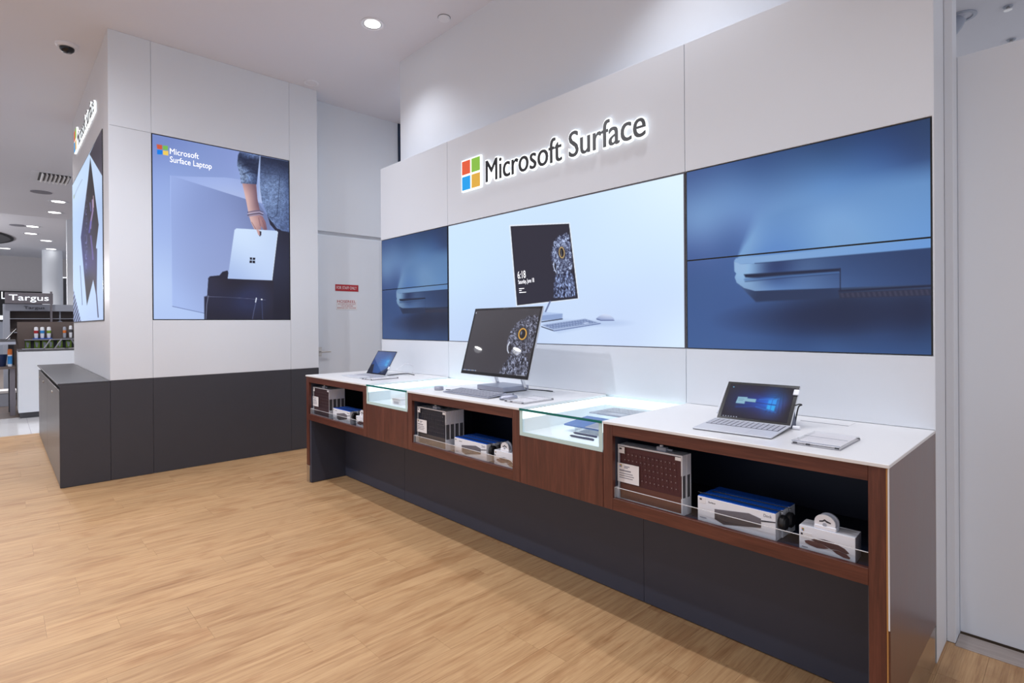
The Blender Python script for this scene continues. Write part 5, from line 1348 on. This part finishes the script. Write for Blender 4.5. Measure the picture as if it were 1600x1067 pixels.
build('side_button', tilted(bx_(-0.3215, -0.3185, 0.003, 0.011, 0.30, 0.335), TS, 0, zb), M['steel'], dt, 0.001, local=True)
dkb = lying_keyboard(-2.515, 2.070, TOP + 0.0075, 0.0, 0.425, 0.145, 'grey wireless keyboard in front of the large desktop computer', 'silver', 'key_mid', rx=0.08)
bx('key_bed', -0.205, 0.205, -0.066, 0.067, 0.006, 0.0064, M['keydark'], dkb, local=True)
build('rear_foot', MB().cyl((0.06, -0.0035), 0.0065, 'x', -0.20, 0.20, 12), M['silver'], dkb, local=True, smooth=True)
ms = thing('mouse', 'grey computer mouse beside the keyboard of the large desktop computer', 'mouse', (-2.205, 2.065, TOP), (0, 0, -0.5))
def mouse_shell(z0, top):
    mb = MB(); n = 28
    rings = [(1.0, z0), (1.0, z0 + 0.003), (0.96, z0 + 0.35 * top), (0.82, z0 + 0.68 * top), (0.55, z0 + 0.9 * top), (0.2, z0 + top), (0.0, z0 + top)]
    for s, z in rings:
        for i in range(n):
            t_ = 2 * math.pi * i / n
            mb.v.append((s * 0.031 * math.copysign(abs(math.cos(t_)) ** 0.8, math.cos(t_)), s * 0.052 * math.copysign(abs(math.sin(t_)) ** 0.8, math.sin(t_)) + 0.004 * (z - z0) / max(top, 1e-4), z))
    for k in range(len(rings) - 1):
        for i in range(n):
            j = (i + 1) % n; mb.f.append((k * n + i, k * n + j, (k + 1) * n + j, (k + 1) * n + i))
    return mb
build('shell', mouse_shell(0.006, 0.024), M['silver'], ms, local=True, smooth=True)
build('lower_shell', mouse_shell(0.0005, 0.006), M['keydark'], ms, local=True, smooth=True)
build('wheel', MB().cyl((0.026, 0.0255), 0.006, 'x', -0.003, 0.003, 14), M['ink'], ms, local=True)
dl = thing('dial', 'small silver rotary dial on the middle worktop, left of the keyboard', 'dial', (-2.853, 2.058, TOP))
build('body', MB().lathe(-2.853, 2.058, [(0.0, TOP + 0.002), (0.030, TOP + 0.002), (0.0305, TOP + 0.004), (0.0305, TOP + 0.020), (0.0285, TOP + 0.022), (0.0, TOP + 0.022)]), M['silver'], dl, smooth=True)
build('foot', MB().lathe(-2.853, 2.058, [(0.0, TOP + 0.0003), (0.0285, TOP + 0.0003), (0.0285, TOP + 0.002), (0.0, TOP + 0.002)]), M['black'], dl, smooth=True)
t = thing('power_lead', 'black lead from the base of the large desktop computer into the worktop', 'cable', (-2.4, 2.47, TOP))
build('cable', MB().tube(smooth_path([(-2.44, 2.435, 0.906), (-2.38, 2.465, 0.9042), (-2.32, 2.475, 0.9042), (-2.25, 2.480, 0.9042)], 6), 0.0032, 6), M['black'], t, smooth=True)
t = thing('power_lead', 'short black lead between the dial and the keyboard', 'cable', (-2.80, 2.09, TOP))
build('cable', MB().tube(smooth_path([(-2.815, 2.085, 0.903), (-2.79, 2.10, 0.903), (-2.74, 2.105, 0.903)], 5), 0.0022, 6), M['black'], t, smooth=True)

# flat clear holders with a printed card
def card_holder(x0, x1, y0, y1, label):
    t = thing('card_holder', label, 'holder', ((x0 + x1) / 2, (y0 + y1) / 2, TOP), group='clear card holders on the worktops')
    bx('tray', x0, x1, y0, y1, TOP + 0.0003, TOP + 0.003, M['card'], t)
    build('lid', MB().add([(x0, y0, TOP + 0.0145), (x1, y0, TOP + 0.0145), (x1, y1, TOP + 0.0145), (x0, y1, TOP + 0.0145)], [(0, 1, 2, 3)]), M['acrylic_hazy'], t)
    rim = MB(); e = 0.003
    rim.box(x0, x1, y0, y0 + e, TOP + 0.003, TOP + 0.0125).box(x0, x1, y1 - e, y1, TOP + 0.003, TOP + 0.0125).box(x0, x0 + e, y0 + e, y1 - e, TOP + 0.003, TOP + 0.0125).box(x1 - e, x1, y0 + e, y1 - e, TOP + 0.003, TOP + 0.0125)
    build('rim', rim, M['acrylic_hazy'], t)
    bx('card', x0 + 0.008, x1 - 0.008, y0 + 0.008, y1 - 0.008, TOP + 0.006, TOP + 0.0075, M['card'], t)
    bx('divider', x0 + 0.006, x1 - 0.006, y0 + (y1 - y0) * 0.46, y0 + (y1 - y0) * 0.46 + 0.0022, TOP + 0.0145, TOP + 0.0153, M['greyprint'], t)
    for a, b in ((x0 + 0.004, y0 + 0.001), (x0 + 0.045, y0 + 0.001), (x1 - 0.016, y0 + 0.001), (x1 - 0.012, y1 - 0.008)):
        bx('dark_clip', a, a + 0.012, b, b + 0.006, TOP + 0.003, TOP + 0.008, M['ink'], t)
    bx('top_edge', x0, x1, y0 - 0.0006, y0, TOP + 0.0120, TOP + 0.0148, M['greyplastic'], t)
    bx('bottom_edge', x0, x1, y0 - 0.0006, y0, TOP + 0.0003, TOP + 0.0022, M['greyprint'], t)
    bx('side_edge', x1, x1 + 0.0006, y0, y1, TOP + 0.0003, TOP + 0.0022, M['greyprint'], t)
    return t
card_holder(-0.694, -0.545, 1.988, 2.222, 'flat clear card holder on the near worktop, right of the tablet computer')
card_holder(-2.160, -2.012, 1.990, 2.225, 'flat clear card holder on the middle worktop, right of the mouse')
card_holder(-3.845, -3.695, 2.045, 2.280, 'flat clear card holder on the far worktop, beside the small silver laptop')

# ------------------------------------------------------------------ the store behind, left of the block
def mall_point(x, px, py):
    a, b = (px - 800) / FOCAL, (507.5156 - py) / FOCAL
    d = rgt * a + upv * b + fwd
    t = x / d.x
    return d.y * t, CAM_H + d.z * t

struct(bx('wall_far', -29.2, -29.0, -6.0, 6.0, 0, 4.12, M['grey_ceiling']))
t = thing('shopfront', 'dark shopfront with lit lettering at the far end of the store', 'shopfront', (-28.9, 0.3, 0))
bx('fascia', -28.98, -28.85, -2.0, 1.33, 1.55, 2.74, M['dark_mall'], t)
bx('lower_front', -28.98, -28.9, -2.0, 1.33, 0.0, 1.55, M['greyplastic'], t)
build('lettering', text_mb('L', (-28.85, 0.125, 2.43), (0, 1, 0), (0, 0, 1), 0.135, 0.27, 0.02), M['lit_white'], t)
build('lit_strip', MB().box(-28.85, -28.82, -0.5, 0.20, 1.62, 1.78), M['lit_white'], t)
t = thing('column', 'round white column standing behind the dark signboard', 'column', (-26.0, 1.48, 0))
build('shaft', MB().cyl((-26.0, 1.48), 0.29, 'z', 0, 4.119, 32), M['wall'], t, smooth=True)
t = thing('column', 'narrow dark gap post between round column and pier', 'column', (-27.0, 2.0, 0))
build('post', MB().box(-27.1, -27.0, 1.86, 2.06, 0, 3.2), M['joint'], t)
bx('cap', -27.1, -26.98, 1.80, 2.10, 3.2, 3.24, M['lit_white'], t)
for (x, y, lab) in ((-20.1, 0.718, 'far ceiling downlight, highest of the five over the signboard'), (-21.66, 0.744, 'far ceiling downlight, second from the top over the signboard'), (-23.12, 1.165, 'far ceiling downlight just left of the round column top'), (-25.49, 1.422, 'far ceiling downlight directly before the round column'), (-26.3, 0.22, 'far ceiling downlight under the black oval at the left edge')):
    downlight(x, y, 4.12, 0.21, lab, 'downlights over the far store', 0, 'mall_lamp')
t = thing('ceiling_speaker', 'grey disc in the far ceiling beside the highest far downlight', 'speaker', (-20.1, 0.43, 4.12))
build('ring', MB().lathe(-20.1, 0.43, [(0.18, 4.12), (0.18, 4.108), (0.15, 4.105)], 24), M['greyprint'], t, smooth=True)
build('grille', MB().cyl((-20.1, 0.43), 0.15, 'z', 4.105, 4.112, 24), M['greyprint'], t)
t = thing('ceiling_feature', 'large black oval ceiling feature cut by the left edge', 'ceiling feature', (-23.3, -2.75, 4.12))
build('rim', MB().lathe(-23.3, -2.75, [(3.15, 4.12), (3.15, 4.09), (3.08, 4.08), (3.08, 4.10)], 64), M['dark_mall'], t, smooth=True)
build('disc', MB().cyl((-23.3, -2.75), 3.08, 'z', 4.095, 4.11, 64), M['joint'], t)
for (x, y, e) in ((-13.0, -1.2, 260), (-13.5, 2.6, 200), (-18.5, 0.5, 420), (-23.0, -0.6, 420), (-10.0, 0.1, 160)):
    ld = bpy.data.lights.new('aisle_beam', 'SPOT'); ld.energy = e * 1.4; ld.color = (1, 0.97, 0.95); ld.spot_size = math.radians(150); ld.spot_blend = 0.5; ld.shadow_soft_size = 0.12
    lo = bpy.data.objects.new('aisle_beam', ld); COL.objects.link(lo); lo.location = (x, y, (CEIL if x > -16.7 else 4.12) - 0.04)

for (x, y, e) in ((-19.5, -2.2, 170), (-24.0, -2.6, 170), (-14.6, -2.4, 60)):      # unseen point fills added to brighten the far ceiling, left of the frame
    ld = bpy.data.lights.new('far_ceiling_fill', 'POINT'); ld.energy = e; ld.color = (0.98, 0.97, 1.0); ld.shadow_soft_size = 0.2
    lo = bpy.data.objects.new('far_ceiling_fill', ld); COL.objects.link(lo); lo.location = (x, y, 2.7)
# white cash counter
t = thing('sales_counter', 'white boxy sales counter with dark top behind the low cabinet', 'counter', (-10.9, 0.9, 0))
bx('front', -10.60, -10.55, 0.215, 1.9, 0.085, 0.965, M['panel'], t, 0.002)
bx('side', -11.3, -10.60, 0.215, 0.255, 0.085, 0.965, M['panel'], t)
bx('plinth', -11.28, -10.62, 0.235, 1.9, 0.0, 0.085, M['joint'], t)
bx('top', -11.3, -10.56, 0.215, 1.9, 0.965, 0.985, M['dark_top'], t, 0.002)

# brown rack board behind it with the gadgets
t = thing('display_rack', 'dark brown rack board with one shelf behind the white sales counter', 'rack', (-11.55, 0.9, 0))
bx('back_board', -11.60, -11.56, 0.228, 1.9, 0.0, 1.405, M['brown'], t)
bx('shelf', -11.56, -11.44, 0.31, 1.9, 1.112, 1.130, M['brown'], t)
bx('shelf_edge', -11.443, -11.438, 0.31, 1.9, 1.112, 1.130, M['greyprint'], t)
bx('dark_inset', -11.562, -11.555, 0.31, 1.9, 0.97, 1.11, M['joint'], t)
gad = [(0.450, 'red', 'white capsule gadget with red band, leftmost of three on the rack'), (0.524, 'cyan', 'white capsule gadget with blue band on the rack shelf'), (0.605, 'green', 'white capsule gadget with green band on the rack shelf'), (0.80, 'orange', 'slim grey gadget with orange cap on the rack shelf'), (0.878, 'joint', 'tall white gadget rightmost on the rack shelf')]
for k, (y, m, lab) in enumerate(gad):
    t = thing('gadget', lab, 'gadget', (-11.5, y, 1.13), group='capsule gadgets on the rack shelf')
    r = 0.025 if k < 3 else 0.021
    h = 0.19 if k < 4 else 0.21
    bx('stand', -11.53, -11.455, y - 0.042, y + 0.038, 1.1305, 1.145, M['blue'] if k < 3 else M['joint'], t)
    build('body', MB().lathe(-11.5, y, [(0.0, 1.145), (r * 0.8, 1.145), (r, 1.18), (r * 1.1, 1.13 + h * 0.8), (r * 0.9, 1.13 + h), (0, 1.135 + h)], 16), M['white'] if k != 3 else M['greyplastic'], t, smooth=True)
    build('band', MB().lathe(-11.5, y, [(r * 1.06, 1.13 + h * 0.48), (r * 1.16, 1.13 + h * 0.58), (r * 1.14, 1.13 + h * 0.68), (r * 1.06, 1.13 + h * 0.74)], 16), M[m], t, smooth=True)
for k, (a, b) in enumerate(((0.318, 0.382), (0.425, 0.495), (0.520, 0.585), (0.600, 0.660), (0.708, 0.775), (0.816, 0.890))):
    lab = ['first', 'second', 'third', 'fourth', 'fifth', 'sixth'][k] + ' green accessory pack from the left, hung under the rack shelf'
    t = thing('accessory_pack', lab, 'pack', (-11.5, (a + b) / 2, 0.99), group='green packs under the rack shelf')
    bx('pack', -11.53, -11.515, a, b, 0.985, 1.100, M['green'], t, 0.002)
    build('printed_shape', MB().prism([((a + b) / 2 - 0.012, 1.0), ((a + b) / 2 + 0.006, 1.0), ((a + b) / 2 + 0.018, 1.07), (a + 0.012, 1.085), (a + 0.012, 1.075)], 'x', -11.5148, -11.5135), M['greyplastic'], t)
def stand_device(y, w, lean, label):
    t = thing('tablet_stand', label, 'tablet', (-11.0, y, 0.985))
    build('slab', MB().prism([(-0.006, 0.0), (0.006, 0.0), (0.006 + lean, 0.15), (-0.006 + lean, 0.15)], 'y', -w / 2, w / 2) if False else MB().prism([(-w / 2, 0.0), (-w / 2 + 0.014, 0.0), (w / 2, 0.15), (w / 2 - 0.014, 0.15)] if lean > 0 else [(w / 2 - 0.014, 0.0), (w / 2, 0.0), (-w / 2 + 0.014, 0.15), (-w / 2, 0.15)], 'x', -0.05, 0.05), M['greyprint'], t, local=True)
    build('foot', MB().box(-0.06, 0.06, -w * 0.7, w * 0.7, 0.0, 0.008), M['steel'], t, local=True)
    return t
stand_device(0.56, 0.10, 1, 'thin grey device leaning right on the sales counter')
stand_device(0.69, 0.10, 1, 'brown grey device leaning far right on the sales counter')
stand_device(0.88, 0.10, -1, 'grey device leaning left at the right of the sales counter')
t = thing('tablet', 'flat dark tablet lying at the left of the sales counter top', 'tablet', (-10.9, 0.36, 0.985))
bx('body', -11.0, -10.75, 0.25, 0.52, 0.9855, 0.995, M['ink'], t, 0.002); bx('screen', -10.98, -10.77, 0.265, 0.505, 0.995, 0.9958, M['greyplastic'], t)

# sign and wall unit further back
t = thing('shop_sign', 'dark grey signboard with white lettering over the pale wall unit', 'sign', (-13.0, 0.42, 1.74))
bx('board', -13.06, -13.005, 0.10, 0.745, 1.742, 1.936, M['greysign'], t, 0.003)
build('lettering', text_mb('Targus', (-13.004, 0.150, 1.800), (0, 1, 0), (0, 0, 1), 0.535, 0.100, 0.006, 'T'), M['lit_white'], t)
build('post', MB().box(-13.05, -13.0, 0.705, 0.735, 0.0, 1.97), M['greysign'], t)
t = thing('wall_unit', 'pale framed wall unit with small dark lettering behind the rack board', 'shelving', (-13.3, 0.6, 0))
bx('header', -13.5, -13.2, 0.075, 1.6, 1.615, 1.738, M['greyplastic'], t)
bx('side', -13.5, -13.2, 0.075, 0.165, 0.0, 1.615, M['greyplastic'], t)
bx('back', -13.5, -13.46, 0.165, 1.6, 0.0, 1.615, M['brown'], t)
for z in (1.22, 1.47): bx('shelf', -13.46, -13.22, 0.165, 1.6, z, z + 0.012, M['greyplastic'], t)
build('lettering', text_mb('Targus', (-13.199, 0.352, 1.652), (0, 1, 0), (0, 0, 1), 0.285, 0.052, 0.004, 'T'), M['ink'], t)
t = thing('desk_lamp', 'grey cone lamp hanging in the pale wall unit', 'lamp', (-13.35, 0.86, 1.25))
build('shade', MB().lathe(-13.3, 0.86, [(0.012, 1.47), (0.014, 1.44), (0.075, 1.385), (0.068, 1.385)], 18), M['greyplastic'], t, smooth=True)
build('stem', MB().cyl((-13.3, 0.86), 0.012, 'z', 1.44, 1.6149, 12), M['greyplastic'], t)

# table with goods at the left edge
t = thing('display_table', 'dark topped display table cut by the left edge of the picture', 'table', (-11.3, -0.2, 0))
bx('top', -11.6, -11.0, -0.9, 0.20, 1.105, 1.130, M['joint'], t); bx('front_edge', -11.0, -10.99, -0.9, 0.20, 1.065, 1.105, M['greyplastic'], t)
bx('lower_shelf', -11.6, -11.0, -0.9, 0.19, 0.70, 0.735, M['brown'], t)
bx('leg', -11.58, -11.52, 0.12, 0.19, 0.0, 1.105, M['joint'], t); bx('leg', -11.08, -11.02, 0.13, 0.19, 0.0, 0.70, M['greysign'], t)
t = thing('bin', 'blue bin standing on the lower shelf of the left table', 'bin', (-11.2, 0.03, 0.735))
build('tub', MB().lathe(-11.2, 0.03, [(0.0, 0.7355), (0.062, 0.7355), (0.078, 0.90), (0.072, 0.90), (0.06, 0.75), (0, 0.75)], 20), M['bluebin'], t, smooth=True)
build('rim', MB().lathe(-11.2, 0.03, [(0.077, 0.89), (0.084, 0.90), (0.084, 0.912), (0.074, 0.912)], 20), M['bluebin'], t, smooth=True)
t = thing('spray_bottle', 'tall bottle with orange cap and blue label on the table shelf', 'bottle', (-11.1, 0.135, 0.735))
build('bottle', MB().lathe(-11.1, 0.135, [(0.0, 0.7355), (0.024, 0.7355), (0.026, 0.75), (0.026, 0.99), (0.0, 0.995)], 18), M['white'], t, smooth=True)
build('label_band', MB().lathe(-11.1, 0.135, [(0.0265, 0.77), (0.0268, 0.78), (0.0268, 0.88), (0.0265, 0.89)], 18), M['cyan'], t, smooth=True)
build('cap', MB().lathe(-11.1, 0.135, [(0.027, 0.91), (0.028, 0.92), (0.026, 0.99), (0.0, 1.0)], 18), M['orange'], t, smooth=True)
t = thing('laptop', 'black laptop opened backwards on the left display table', 'computer', (-11.3, 0.15, 1.13))
build('lid', MB().prism([(-0.06, 0.003), (-0.045, 0.003), (0.075, 0.17), (0.06, 0.17)], 'x', -0.16, 0.16), M['black'], t, local=True)
build('base', MB().box(-0.16, 0.16, -0.18, -0.04, 0.0005, 0.012), M['ink'], t, local=True)
t = thing('carton', 'grey carton on the floor under the left table', 'box', (-12.6, 0.1, 0))
bx('box', -12.8, -12.4, -0.05, 0.22, 0.001, 0.22, M['greyplastic'], t, 0.002); bx('lid', -12.81, -12.39, -0.06, 0.23, 0.22, 0.26, M['paper'], t, 0.002)
